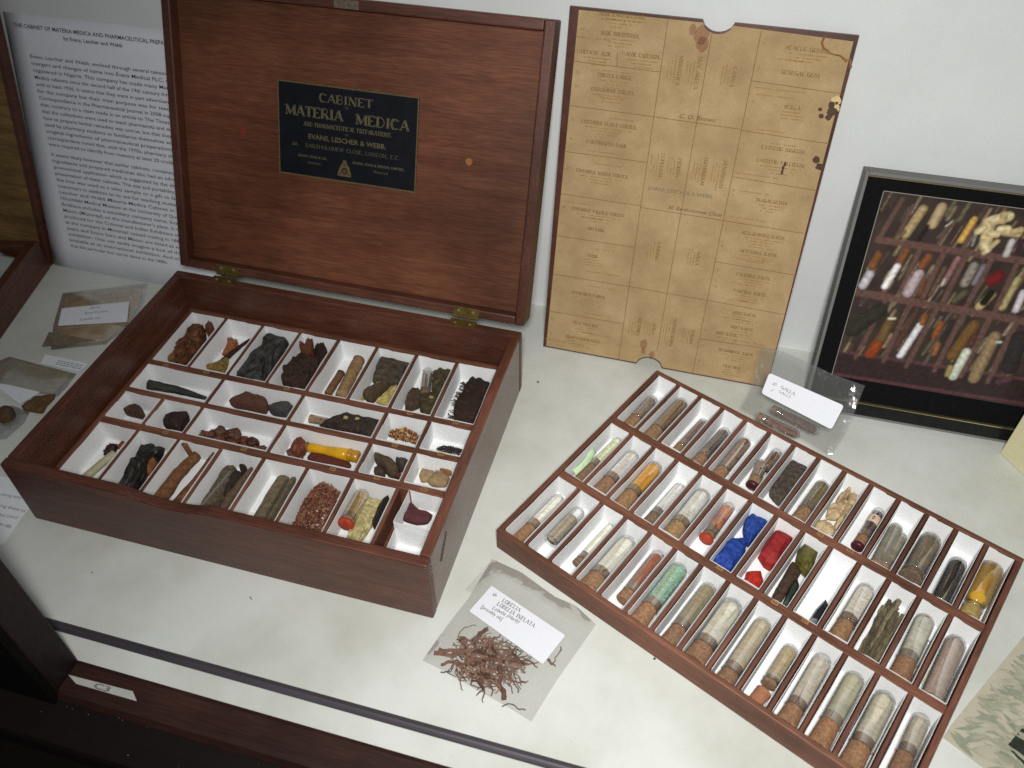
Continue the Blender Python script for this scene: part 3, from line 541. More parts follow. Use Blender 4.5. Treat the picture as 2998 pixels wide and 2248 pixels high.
# front with a shallow finger hollow in its upper edge
fr = MB(Ci); xs = [0, .118, .128, .140, .155, .170, .184, .196, .206, BW]; hz = [0, 0, -.0012, -.0042, -.0062, -.0066, -.0052, -.0022, 0, 0]
vs = []
for yy in (0, T):
    vs += [(x, yy, .0002) for x in xs] + [(x, yy, BH + h) for x, h in zip(xs, hz)]
n = len(xs); fs = []
for i in range(n - 1):
    fs += [(i, i + 1, n + i + 1, n + i), (2 * n + i + 1, 2 * n + i, 3 * n + i, 3 * n + i + 1), (n + i, n + i + 1, 3 * n + i + 1, 3 * n + i), (i + 1, i, 2 * n + i, 2 * n + i + 1)]
fs += [(0, n, 3 * n, 2 * n), (n - 1, 3 * n - 1, 4 * n - 1, 2 * n - 1)]
fr.add(vs, fs).build('front_panel', MAHOG, cab, bevel=bv)
MB(Ci).box(0, BW, BD - T, BD, .0002, BH).build('back_panel', MAHOG, cab, bevel=bv)
MB(Ci).box(0.0003, T, T + .0002, BD - T - .0002, .0002, BH - .0002).build('side_panel', MAHOG_Y, cab, bevel=.0012)
MB(Ci).box(BW - T, BW - .0003, T + .0002, BD - T - .0002, .0002, BH - .0002).build('side_panel', MAHOG_SHINE, cab, bevel=.0012)
MB(Ci).box(T + .0002, BW - T - .0002, T + .0002, BD - T - .0002, .002, .0085).build('bottom_panel', MAHOG, cab)
# dark pull slot mark on the right side
MB(Ci).add([(BW + .0002, .028, .047), (BW + .0002, .046, .0655), (BW + .0002, .048, .064), (BW + .0002, .030, .0445)], [(0, 3, 2, 1)]).build('dark_scratch', mat('scratch', '241a16', .7), cab)

a = .3642
LM = plane_matrix((0, .2992, .0814), (1, 0, 0), (0, math.sin(a), math.cos(a)))       # local: x across, y up the lid, z toward the viewer
LMi = Ci @ LM
LH, LT, RW = .2921, .0262, .0102
lid = MB(LMi); lid.box(0, RW, 0, LH, -LT, 0); lid = lid.build('lid', MAHOG_Z, cab, bevel=bv)
lid['label'] = 'open lid leaning back against the wall'
lo = empty('x'); bpy.data.objects.remove(lo)
MB(LMi).box(BW - RW, BW, 0, LH, -LT, 0).build('lid_side', MAHOG_Z, lid, bevel=bv)
MB(LMi).box(RW + .0002, BW - RW - .0002, LH - RW, LH, -LT, -.0002).build('lid_rail', MAHOG, lid, bevel=bv)
MB(LMi).box(RW + .0002, BW - RW - .0002, 0, RW - .001, -LT, -.0002).build('lid_rail', MAHOG, lid, bevel=bv)
MB(LMi).box(RW + .0003, BW - RW - .0003, RW - .0008, LH - RW - .0002, -LT + .002, -.0125).build('lid_panel', LIDWOOD, lid)
MB(LMi).box(.1862, .2112, LH - .0094, LH - .0016, -.0004, .0004).build('lock_plate', mat('dull_plate', '5d5348', .5, .3, 300), lid, bevel=.0003)
for k, (sx, sy, r, c_) in enumerate([(.3252, .1560, .0036, '8c5a2c'), (.0781, .1541, .0038, '742e24')]):
    m = MB(LMi); m.prism([(sx + r * (1 + .16 * math.sin(3 * t_ + k)) * math.cos(t_), sy + r * math.sin(t_)) for t_ in [i * .5236 for i in range(12)]], -.0126, -.0118)
    o = m.build('lid_spot', mat('spot_%d' % k, c_, .45, .35, 400), lid)  # small flat discs, orange and red, on the lid panel
    o['label'] = ['orange spot on the lid panel', 'red spot on the lid panel'][k]
for hx, hw in ((.0464, .0275), (.3227, .0286)):
    h = MB(LMi); h.box(hx, hx + hw, .0004, .0098, -.0003, .0010); h = h.build('hinge', BRASS, cab, bevel=.0002)
    q = MB(Ci); q.box(hx, hx + hw, BD - .0092, BD + .0010, BH - .0003, BH + .0010); q.build('hinge_leaf', BRASS, h, bevel=.0002)
    q = MB(LMi)
    for i in range(5):
        c0 = hx + hw * i / 5 + .0003; c1 = hx + hw * (i + 1) / 5 - .0003
        q.sweep([(c0, -.0006, .0006), (c1, -.0006, .0006)], .0017, 10)
    q.build('hinge_barrel', BRASS, h)
    for (fx, fy) in ((.22, .0058), (.78, .0058)):
        q = MB(LMi @ Matrix.Translation((hx + hw * fx, fy, .0010))); q.lathe([(.0017, 0), (.0015, .0004), (.0003, .0006)], 10, 'Z'); q.build('screw', mat('screw_metal', '6f6a58', .4, .2), h)
        q = MB(Ci @ Matrix.Translation((hx + hw * fx, BD - .0048, BH + .0010))); q.lathe([(.0017, 0), (.0015, .0004), (.0003, .0006)], 10, 'Z'); q.build('screw', mat('screw_metal', '6f6a58'), h)

# nameplate
PX0, PX1, PY0, PY1 = .1194, .2712, .1176, .2110
NP = MB(LMi); NP.box(PX0, PX1, PY0, PY1, -.0124, -.0116)
NP = NP.build('nameplate', mat('navy_plate', '0b0d15', .65, .35, 90, bump=.05, spec=.2), cab)
g = MB(LMi)
for x0, x1, y0, y1 in ((PX0, PX1, PY1 - .0016, PY1), (PX0, PX1, PY0, PY0 + .0016), (PX0, PX0 + .0014, PY0 + .0016, PY1 - .0016), (PX1 - .0014, PX1, PY0 + .0016, PY1 - .0016)):
    g.box(x0, x1, y0, y1, -.0117, -.01135)
GOLD = mat('tarnished_gold', '574a2e', .6, .35, 500)
g.build('plate_border', GOLD, NP)
g = MB(LMi); zc = -.01145; cx = (PX0 + PX1) / 2
GOLDL = 1
slab(g, 'CABINET', cx - .0012, .1985, .0580, .0080, z=zc, v=.26, h=.10)
slab(g, 'OF', cx, .1915, .0042, .0022, z=zc)
slab(g, 'MATERIA', cx - .0395 + .0035, .1832, .0635, .0096, z=zc, v=.27, h=.10)
slab(g, 'MEDICA', cx + .0380, .1822, .0575, .0096, z=zc, v=.27, h=.10)
slab(g, 'AND PHARMACEUTICAL PREPARATIONS', cx, .1712, .0950, .0042, z=zc, v=.22, h=.09)
slab(g, 'BY', cx, .1653, .0036, .0020, z=zc)
text(g, 'EVANS, LESCHER & WEBB,', cx, .1569, .0068, .0850, 'CENTER', z=zc, bold=.02)
slab(g, 'BARTHOLOMEW CLOSE, LONDON, E.C.', cx + .006, .1500, .1030, .0036, z=zc, v=.16, h=.07)
text(g, '60,', PX0 + .0155, .1482, .0050, .0066, 'LEFT', z=zc)
text(g, 'EVANS, SONS & CO.,', PX0 + .0385, .1378, .0034, .0330, 'CENTER', z=zc, bold=.02)
text(g, 'Liverpool.', PX0 + .0400, .1318, .0034, .0150, 'CENTER', z=zc)
text(g, 'EVANS, SONS & MASON, LIMITED,', PX1 - .0410, .1378, .0036, .0560, 'CENTER', z=zc, bold=.02)
text(g, 'Montreal.', PX1 - .0380, .1318, .0034, .0160, 'CENTER', z=zc)
g.build('lettering', mat('gilt_letters', '57513a', .6, .25, 600), NP)
g = MB(LMi)
em = [(-.0082, .0), (.0082, .0), (.0078, .0040), (.0058, .0100), (.0030, .0142), (.0016, .0162), (.0022, .0172), (0, .0182), (-.0022, .0172), (-.0016, .0162), (-.0030, .0142), (-.0058, .0100), (-.0078, .0040)]
g.prism([(cx - .002 + x * .92, .1236 + y * .92) for x, y in em], -.0117, -.0114); g.build('emblem', GOLD, NP)
g = MB(LMi)
for (ex, ey, r) in ((0, .0055, .0034), (0, .0055, .0018), (-.0048, .0026, .0012), (.0048, .0026, .0012), (0, .0118, .0014)):
    n = 14; vs = []
    for k in range(n):
        w_ = 2 * math.pi * k / n
        vs += [(cx - .002 + ex + r * math.cos(w_), .1236 + ey + r * math.sin(w_), -.0113), (cx - .002 + ex + r * .72 * math.cos(w_), .1236 + ey + r * .72 * math.sin(w_), -.0113)]
    g.add(vs, [(2 * k, (2 * k + 2) % (2 * n), (2 * k + 3) % (2 * n), 2 * k + 1) for k in range(n)])
g.build('emblem_lines', mat('navy_plate', '12151f'), NP)

# ------------------------------------------------------------------ divided trays
def tray(name, label, M, w, d, z0, z1, xs, rows, cells, tags, wall=.0052):
    """frame, base, cross bars and dividers; everything in the tray's own axes"""
    r = empty(name, M); tag(r, label, 'tray')
    b = .0011
    MB().box(0, w, 0, wall, z0, z1).build('frame_rail', TRAYWOOD, r, bevel=b)
    MB().box(0, w, d - wall, d, z0, z1).build('frame_rail', TRAYWOOD, r, bevel=b)
    MB().box(0, wall, wall + .0001, d - wall - .0001, z0, z1 - .0001).build('frame_end', TRAYWOOD_Y, r, bevel=b)
    MB().box(w - wall, w, wall + .0001, d - wall - .0001, z0, z1 - .0001).build('frame_end', TRAYWOOD_Y, r, bevel=b)
    MB().box(wall, w - wall, wall, d - wall, z0 + .0006, z0 + .0026).build('tray_base', TRAYWOOD, r)
    for y0, y1 in rows:
        MB().box(wall + .0001, w - wall - .0001, y0, y1, z0 + .0027, z1 - .0004).build('cross_bar', TRAYWOOD, r, bevel=.0006)
    for x0, x1, y0, y1 in cells:
        MB().box(x0, x1, y0 + .0001, y1 - .0001, z0 + .0027, z1 - .0007).build('divider', TRAYWOOD_Y, r, bevel=.0005)
    for (x, y) in tags:
        t = MB().box(x - .0030, x + .0030, y - .0018, y + .0018, z1 - .0004, z1 + .0001).build('number_tag', mat('old_tag', '8d6b40', .8, .2, 300), r)
        q = MB().box(x - .0018, x - .0004, y - .0008, y + .0008, z1 + .0001, z1 + .00016); q.box(x + .0003, x + .0017, y - .0008, y + .0008, z1 + .0001, z1 + .00016)
        q.build('faded_print', mat('tag_ink', '5a3f26', .8), t)
    return r


# tray lying in the cabinet: axes = cabinet axes, offset 11.6 mm
X1, Y1, Z1a, Z1b = .0112, .0114, .0090, .0378
cx1 = [17.0 + 45.55 * k for k in range(8)]
yrow = {1: (193.0, 273.6), 2: (150.0, 185.4), 3: (107.3, 143.2), 4: (18.2, 98.8)}
div = []
for k in range(1, 8):
    xm = (cx1[k] - 2.3) / 1000 - X1
    for r_, ok in ((1, True), (2, k in (2, 4, 6, 7)), (3, k in (1, 2, 4, 6, 7)), (4, True)):
        if ok: div.append((xm - .0017, xm + .0017, yrow[r_][0] / 1000 - Y1 - .0004, yrow[r_][1] / 1000 - Y1 + .0004))
bars = [((98.9) / 1000 - Y1 + .0004, .1072 - Y1 - .0004), (.1433 - Y1 + .0002, .1499 - Y1 - .0004), (.1855 - Y1 + .0002, .1929 - Y1 - .0004)]
bars = [(a_ - .0002, b_ + .0002) for a_, b_ in bars]
tray('divided_tray', 'mahogany divided tray fitted inside the open cabinet', Matrix.Translation((X1, Y1, 0)), .3776, .2690, Z1a, Z1b, None, bars, div,
     [(x / 1000 - X1, y / 1000 - Y1) for x, y in TAGS1])
# loose tray
cx2 = [6.5 + 26.25 * k for k in range(14)]
yrow2 = {1: (182.3, 260.8), 2: (94.0, 172.4), 3: (5.6, 84.6)}
div = []
for k in range(1, 14):
    xm = (cx2[k] - 2.6) / 1000
    for r_ in (1, 2, 3): div.append((xm - .0016, xm + .0016, yrow2[r_][0] / 1000 - .0003, yrow2[r_][1] / 1000 + .0003))
tray('loose_tray', 'mahogany tray of fourteen columns lying on the white shelf', M_T2, TW, TD, .0002, TZ, None, [(.0850, .0936), (.1728, .1819)], div,
     [(x / 1000, y / 1000) for x, y in TAGS2[:3] + TAGS2[4:6]], wall=.0052)


def liner(M, x0, x1, y0, y1, z0, z1, label, seed, group, tilt=0.0, front=0.0):
    """folded card box: floor, four thin walls with slightly uneven top edges and rounded ends"""
    R_ = random.Random(seed); t = .00034
    cx, cy = (x0 + x1) / 2, (y0 + y1) / 2; w, d = (x1 - x0) / 2, (y1 - y0) / 2
    def wall(p, q, inward, low=0.):
        n = 9; vs = []
        h0, h1 = z1 - low - R_.uniform(0, .0008), z1 - low - R_.uniform(0, .0008)
        nick = R_.choice([None, None, 3, 5])
        for i in range(n):
            f = i / (n - 1); x = p[0] + (q[0] - p[0]) * f; y = p[1] + (q[1] - p[1]) * f
            s = math.sin(f * math.pi) * R_.uniform(.0001, .00035)
            h = h0 + (h1 - h0) * f + R_.uniform(-.00012, .00012)
            if nick and i >= nick: h -= .0009
            ox, oy = inward
            vs += [(x + ox * s, y + oy * s, z0), (x + ox * (s + t), y + oy * (s + t), z0), (x + ox * s, y + oy * s, h), (x + ox * (s + t), y + oy * (s + t), h)]
        fs = []
        for i in range(n - 1):
            a_, b_ = 4 * i, 4 * i + 4
            fs += [(a_, b_, b_ + 2, a_ + 2), (b_ + 1, a_ + 1, a_ + 3, b_ + 3), (a_ + 2, b_ + 2, b_ + 3, a_ + 3)]
        fs += [(0, 2, 3, 1), (4 * n - 4, 4 * n - 3, 4 * n - 1, 4 * n - 2)]
        mb.add(vs, fs)
    mb = MB()
    mb.box(-w, w, -d, d, z0, z0 + .0005)
    e = .0002
    wall((-w, d), (w, d), (0, -1)); wall((w, -d), (-w, -d), (0, 1), front)
    wall((-w, -d + t + e), (-w, d - t - e), (1, 0)); wall((w, d - t - e), (w, -d + t + e), (-1, 0))
    mb.v = [(x, y, z - z0) for x, y, z in mb.v]
    o = mb.build('card_liner', LINER, None, M @ Matrix.Translation((cx, cy, z0)) @ Matrix.Rotation(tilt, 4, 'Z'))
    return tag(o, label, 'card liner', group)


# ------------------------------------------------------------------ what lies in the loose tray
# key: (short name, powder colour 1, colour 2, grain scale, cork colour, options)
T2I = {
 '1-1': ('tube of speckled grey brown seeds in the back left corner cell', '3a302a', '94857c', 420, '8a6240', ''),
 '1-2': ('tube of coarse tan brown seeds, second from the back left corner', '4a3420', '8a6a48', 380, '87613f', ''),
 '1-3': ('thin tube of reddish brown grains in the back row', '4c3026', '7d5a48', 500, '80583a', ''),
 '1-4': ('tube of dark chocolate brown grains beside a thin brown tube', '30221b', '5e483c', 600, '8a5c42', ''),
 '1-5': ('tube of mottled light brown lumps, fifth in the back row', '5a4028', '936f50', 250, '8c6444', ''),
 '1-6a': ('rear of two overlapping brown tubes in one back row cell', '4e382a', '86664c', 400, '7c5638', ''),
 '1-6b': ('front brown tube with a dark maroon wax end', '694a34', '8a6a4e', 300, '80603c', 'maroon'),
 '1-8': ('tube of olive green powder with a pinkish brown cork', '5f5228', '807242', 500, '84583c', ''),
 '1-10': ('dark brown tube with cream band and maroon wax end', '2c1a14', '4a2e24', 400, '83522e', 'maroon band'),
 '1-11a': ('left of two hazy grey brown tubes crammed together', '5e5442', '8f866e', 140, '8c6e4a', 'haze'),
 '1-11b': ('right of two hazy grey brown tubes crammed together', '6a614e', '968d78', 140, '8c6e4a', 'haze'),
 '1-12': ('fat brown vial with a nearly black stopper in the back row', '564530', '80694a', 120, '1f1615', 'haze'),
 '1-13': ('tube packed with almost black powder', '17110f', '2c211d', 300, None, ''),
 '2-1': ('thin tube of pale green powder with a dark brown cork', 'b9c894', 'd0dab0', 300, '553a2c', ''),
 '2-2': ('tube of white powder with dark specks in the middle row', 'cfc9bd', 'e3dfd6', 260, '84583a', 'specks'),
 '2-3': ('tube of bright yellow orange powder', 'd08a0c', 'e6a41c', 350, '94683c', ''),
 '2-4': ('narrow tube of clean white powder with a dark cork', 'd5d3cb', 'e8e6e0', 300, '4a3a28', ''),
 '2-5': ('wide tube of white lumps with a tan cork in the middle row', 'bfbcae', 'e0ddd2', 160, '96713f', ''),
 '2-6': ('orange and rust tube with a bright red wax end', '7a2410', 'c0651a', 60, '54301f', 'red'),
 '2-11': ('tube of off white powder with an orange brown cork', 'bdb6a6', 'd6cfc0', 300, '84552e', ''),
 '2-13': ('cloudy white tube with a brown mark on its round end', 'b0ac9c', 'cfcbbb', 120, '7e4a2c', 'haze dot'),
 '2-14': ('pinkish beige tube in the last cell of the middle row', 'a88f80', 'c0a898', 250, None, ''),
 '3-1': ('tube of whitish powder in the front left corner cell', 'c9c3b6', 'dcd7cc', 260, '8a5834', ''),
 '3-2': ('uncorked half empty tube of grey tan powder', '7e6f58', 'a39680', 300, None, 'half'),
 '3-3': ('very thin tube of white powder with a maroon brown cork', 'cfc6b0', 'e0d9c8', 200, '5e3630', ''),
 '3-4': ('wide tube of white granules with a brown cork', 'c3bfae', 'dedbcd', 500, '875a38', ''),
 '3-5': ('tube of orange rust powder with a long cork', '74300e', '93471c', 300, '8b5d40', ''),
 '3-6': ('tube of mint green crystals', '5a8f74', '93b8a0', 420, '96603f', 'cryst'),
 '3-7': ('tube of khaki powder beside the green crystals', '77694a', '8f8362', 400, '6e4530', ''),
 '3-8': ('widest tube of pale grey powder in the front row', 'b5b19f', 'c7c4b3', 200, '784630', ''),
 '3-9': ('tube of beige powder with a short red brown cork', 'a3957a', 'b8ac93', 250, '70402d', ''),
 '3-10': ('short tan tube lying behind a loose cork', '93805c', 'ab9a78', 250, '6c4c30', ''),
 '3-11': ('tube of pale beige powder with a two step brown cork', 'ada18c', 'c2b7a4', 250, '84512f', ''),
 '3-12': ('beige green tube with a smoky dark patch near its cork', '8f8a70', 'b9b496', 60, '8a5024', 'haze'),
 '3-13': ('pale beige tube, second from the front right corner', 'a79f8a', 'bdb5a0', 250, '84502a', ''),
 '3-14': ('beige tube with a dark red cork in the front right corner', 'a89a84', 'bdb09c', 250, '6c3a28', ''),
}


def tube(key, name, pc, pc2, gs, cork, opt, M, T_, E_, dia, cs, group, cat='tube'):
    P, Q = Vector([v / 1000 for v in T_]), Vector([v / 1000 for v in E_])
    r = dia / 2000 * (.94 if len(key) > 2 and key[1] == '-' else 1); L = (P - Q).length
    y = (P - Q).normalized(); x = y.cross(Vector((0, 0, 1))).normalized(); z = x.cross(y)
    c = (P + Q) / 2
    F = Matrix(((x.x, y.x, z.x, c.x), (x.y, y.y, z.y, c.y), (x.z, y.z, z.z, c.z), (0, 0, 0, 1)))
    root = empty('glass_tube', M @ F); tag(root, name, cat, group)
    top = L / 2; bot = -L / 2
    rr = RND
    ycork = top - L * cs if cs > 0 else bot + .002
    yl = ycork - min((ycork - bot) * .5, .0085) if cs > 0 and cork else bot       # lip of the glass
    if key in ('1-13', '2-14'): yl = bot
    dome = [(r * math.cos(t_), top - r + r * math.sin(t_)) for t_ in [math.radians(a_) for a_ in (90, 76, 60, 44, 28, 12, 0)]]
    dome[0] = (r * .04, top)
    prof = dome + [(r, yl + .0014), (r * 1.055, yl + .0006), (r * 1.05, yl), (r * .93, yl), (r * .90, yl + .003), (r * .90, ycork)]
    g = MB(); g.lathe(prof[::-1] if False else prof, 22, 'Y', close=False)
    g.build('glass', GLASSHAZE if 'haze' in opt else GLASS, root, smooth=True)
    # powder
    if pc:
        ri = r * .90; t1 = top - (r - ri) - .0011 * (1 + (sum(map(ord, key)) % 3)); vs = []
        lo = ycork + .0003
        if 'half' in opt: t1 = top - L * .26
        pr = [(ri * math.cos(math.radians(a_)), t1 - ri + ri * math.sin(math.radians(a_))) for a_ in (88, 70, 50, 30, 12, 0)] if 'half' not in opt else [(ri * .05, t1), (ri * .6, t1 - .0005), (ri * .97, t1 - .002), (ri, t1 - .004)]
        k = 36; pr += [(ri, pr[-1][1] + (lo - pr[-1][1]) * i / k) for i in range(1, k + 1)]
        p = MB(); p.lathe(pr, 24, 'Y')
        seed = hash(key) % 97 if False else sum(map(ord, key))
        amp = .07 if 'cryst' in opt else .025
        p.v = [(v[0] * (1 - amp * abs(mnoise.noise(Vector(v) * 700 + Vector((seed, 0, 0))))), v[1], v[2] * (1 - amp * abs(mnoise.noise(Vector(v) * 700 + Vector((seed, 3, 0)))))) for v in p.v]
        lev = r * (.30 + .09 * (seed % 6))                                # the powder has settled: rough level top
        if 'half' not in opt and key not in ('1-13', '2-14'):
            p.v = [(v[0], v[1], min(v[2], lev + .0011 * mnoise.noise(Vector((v[0] * 420 + seed, v[1] * 420, 2))) + .0006 * mnoise.noise(Vector((v[0] * 1100, v[1] * 1100, seed))))) for v in p.v]
        if 'half' in opt:
            p.v = [(v[0], v[1], min(v[2], r * (.25 + .5 * (v[1] - bot) / L))) for v in p.v]
        wf = lambda h_: tuple(min(.82, c_ * (1.22 if min(lin(h_)) > .35 else 1.06)) for c_ in lin(h_))
        pm = mat('powder_' + key, wf(pc), .9, 0, gs, bump=.6 if 'cryst' in opt else .45, col2=wf(pc2), lo=.34, hi=.62, spec=.15, dist=.0012)
        if 'cryst' in opt: pm.node_tree.nodes['Principled BSDF'].inputs['Roughness'].default_value = .3; pm.node_tree.nodes['Principled BSDF'].inputs['Specular IOR Level'].default_value = .6
        p.build('powder', pm, root, smooth=True)
        if 'specks' in opt or 'cryst' in opt:
            q = MB(); R_ = random.Random(5)
            for _ in range(26 if 'specks' in opt else 130):
                an = R_.uniform(.3, 2.8); yy = R_.uniform(lo + .003, t1 - .004); e = R_.uniform(.0002, .0005) * (1 if 'specks' in opt else 1.9)
                q.add([(ri * math.cos(an) + R_.uniform(-e, e), yy + R_.uniform(-e, e), ri * math.sin(an) + R_.uniform(-e, e)) for _k in range(4)], [(0, 1, 2), (0, 2, 3), (0, 3, 1), (1, 3, 2)])
            o = q.build('speck' if 'specks' in opt else 'crystal', mat('dark_speck', '5a5048') if 'specks' in opt else mat('pale_crystal', 'cfe6c8', .2, .1, spec=.7), root); o['kind'] = 'stuff'
    if cork and (cs > 0):
        rc = r * .90; ln = ycork - bot
        pr = [(rc * .05, ycork), (rc * .93, ycork - .0002), (rc, ycork - .0008), (rc, yl), (rc * 1.05, yl - .0002), (r * 1.06 if ln > .012 else rc * 1.02, bot + .0010), (r * .98, bot + .0002), (r * .05, bot)]
        q = MB(); q.lathe(pr, 20, 'Y')
        q.build('cork', mat('cork_' + cork, tuple(.45 * q_ + .55 * t_c for q_, t_c in zip(lin(cork), lin('8a7560'))), .9, .3, 420, bump=.5, spec=.1), root, smooth=False)
    if 'maroon' in opt or 'red' in opt:
        q = MB(); q.lathe([(r * 1.02, bot + .004), (r * 1.10, bot + .003), (r * 1.10, bot + .0006), (r * .95, bot - .0004), (r * .1, bot - .0007)], 16, 'Y')
        q.v = [(v[0] * (1 + .05 * mnoise.noise(Vector(v) * 600)), v[1], v[2] * (1 + .05 * mnoise.noise(Vector(v) * 600))) for v in q.v]
        q.build('wax_seal', WAXRED if 'red' in opt else WAXMAROON, root, smooth=True)
    if 'band' in opt:
        q = MB(); y0, y1 = top - L * .42, top - L * .24
        q.lathe([(r * 1.015, y1), (r * 1.03, y1 - .0003), (r * 1.03, y0 + .0003), (r * 1.015, y0)], 20, 'Y', close=False)
        q = q.build('paper_band', mat('band_paper', 'c9b198', .8, .12, 200), root, smooth=True)
        d_ = MB(); ym = (y0 + y1) / 2; pts = [(-.0016, 0), (0, .0027), (.0016, 0), (0, -.0027)]
        d_.add([(px_ - .0008, ym + py_, math.sqrt(max(0, (r * 1.05) ** 2 - (px_ - .0008) ** 2))) for px_, py_ in pts], [(0, 1, 2, 3)]); d_.build('diamond_mark', mat('mark', '241512'), q)
    if 'dot' in opt:
        q = MB(); q.sweep([(-.0026, top - .0030, r * .62), (.0016, top - .0042, r * .70)], [.0008, .0013], 6, .5); q.build('brown_mark', mat('brown_mark', '8a5f4c'), root)
    return root


SEEN_END = {'1-6a', '1-6b', '1-10', '1-12', '2-6', '3-2', '3-3', '3-5', '3-10'}
for key, (nm, pc, pc2, gs, ck, opt) in T2I.items():
    t_ = list(TUBES[key])
    if key not in SEEN_END:                       # the front wall of the liner hides the last of the tube
        v0 = yrow2[int(key[0])][0] + 1.6
        Lo = t_[1] - t_[4]; Ln = t_[1] - v0
        t_[3] += (t_[3] - t_[0]) / Lo * (Ln - Lo)
        t_[5] += (t_[5] - t_[2]) / Lo * (Ln - Lo)
        t_[5] = max(t_[5], 4.2 + t_[6] / 2)
        t_[4] = v0
        if t_[7] > 0: t_[7] = t_[7] * Lo / Ln
    tube(key, nm, pc, pc2, gs, ck, opt, M_T2, t_[0:3], t_[3:6], t_[6], t_[7], 'sample tubes of the loose tray')


def smooth_poly(poly, n=30, k=1):
    m = len(poly); P = [Vector(p) for p in poly]; out = []
    for i in range(m):
        a_, b_, c_, d_ = P[i - 1], P[i], P[(i + 1) % m], P[(i + 2) % m]
        s = max(2, n // m)
        for j in range(s):
            t_ = j / s
            cr = .5 * ((2 * b_) + (c_ - a_) * t_ + (2 * a_ - 5 * b_ + 4 * c_ - d_) * t_ * t_ + (3 * b_ - a_ - 3 * c_ + d_) * t_ ** 3)
            out.append(b_.lerp(c_, t_).lerp(cr, .6))
    return out


def lump(name, label, cat, poly, h, m, M, z0, bounds=None, rough=.06, fine=.02, angular=False, seed=0, group=None, dome=1.0, zlift=0., lean=0., row4=None):
    """solid lump grown from a measured outline (mm): bulged sides, uneven crown"""
    poly = [list(p) for p in poly]
    if bounds:
        for p in poly:
            p[0] = min(max(p[0], bounds[0]), bounds[1]); p[1] = min(max(p[1], bounds[2]), bounds[3])
    if row4:                                      # the part hidden by the wall in front
        lim = row4[0]
        poly = [[p[0], p[1] if p[1] > lim else row4[1] + (p[1] - row4[1]) * max(0, (p[1] - row4[2])) / max(1e-6, lim - row4[2])] for p in poly]
    O = smooth_poly(poly, 40) if not angular else [Vector(p) for p in poly]; n = len(O)
    c = Vector((sum(p.x for p in O) / n, sum(p.y for p in O) / n))
    sz = max(max(p.x for p in O) - min(p.x for p in O), max(p.y for p in O) - min(p.y for p in O))
    if angular: lv = [(0, .86), (.30, 1.0), (.70, .90), (1.0, .55)]
    else: lv = [(0, .82), (.08, .93), (.25, 1.0), (.45, 1.02), (.62, 1.0), (.77, .93), (.88, .80), (.95, .62), (.99, .38), (1.0, .15)]
    vs, fs = [], []
    for zf, sc in lv:
        for i, p in enumerate(O):
            q = c + (p - c) * sc
            nz_ = mnoise.noise(Vector((q.x * .14 + seed, q.y * .14, zf * 1.5))) + .6 * mnoise.noise(Vector((q.x * .4 + seed, q.y * .4, zf * 4)))
            f2 = mnoise.noise(Vector((q.x * 1.3, q.y * 1.3 + seed, zf * 9)))
            q = c + (q - c) * (1 + 1.35 * rough * nz_ * (.4 if zf < .3 else 1) + 1.5 * fine * f2)
            zz = h * zf * dome
            if zf > .2: zz += h * (rough * 2.2 * nz_ + fine * 2 * f2) * zf
            zz += lean * (q.y - c.y) * zf
            vs.append(((q.x - c.x) / 1000, (q.y - c.y) / 1000, max(zz, 0) / 1000))
    m_ = len(lv)
    for i in range(m_ - 1):
        for k in range(n):
            fs.append((i * n + k, i * n + (k + 1) % n, (i + 1) * n + (k + 1) % n, (i + 1) * n + k))
    fs.append(tuple(range(n - 1, -1, -1))); fs.append(tuple(range((m_ - 1) * n, m_ * n)))
    a_ = sum(O[i].x * O[(i + 1) % n].y - O[(i + 1) % n].x * O[i].y for i in range(n))
    if a_ < 0: fs = [f[::-1] for f in fs]
    mb = MB().add(vs, fs)
    o = mb.build(name, m, None, M @ Matrix.Translation((c.x / 1000, c.y / 1000, z0 + zlift / 1000)), smooth=not angular and cat not in ('resin lump', 'root piece', 'bark', 'stone', 'mineral lump', 'gum lump'))
    return tag(o, label, cat, group)


def c2b(key):
    r_, c_ = int(key[0]), int(''.join(q for q in key[2:] if q.isdigit())) - 1
    return (cx2[c_] + .9, cx2[c_] + 20.1, yrow2[r_][0] + .9, yrow2[r_][1] - .9)


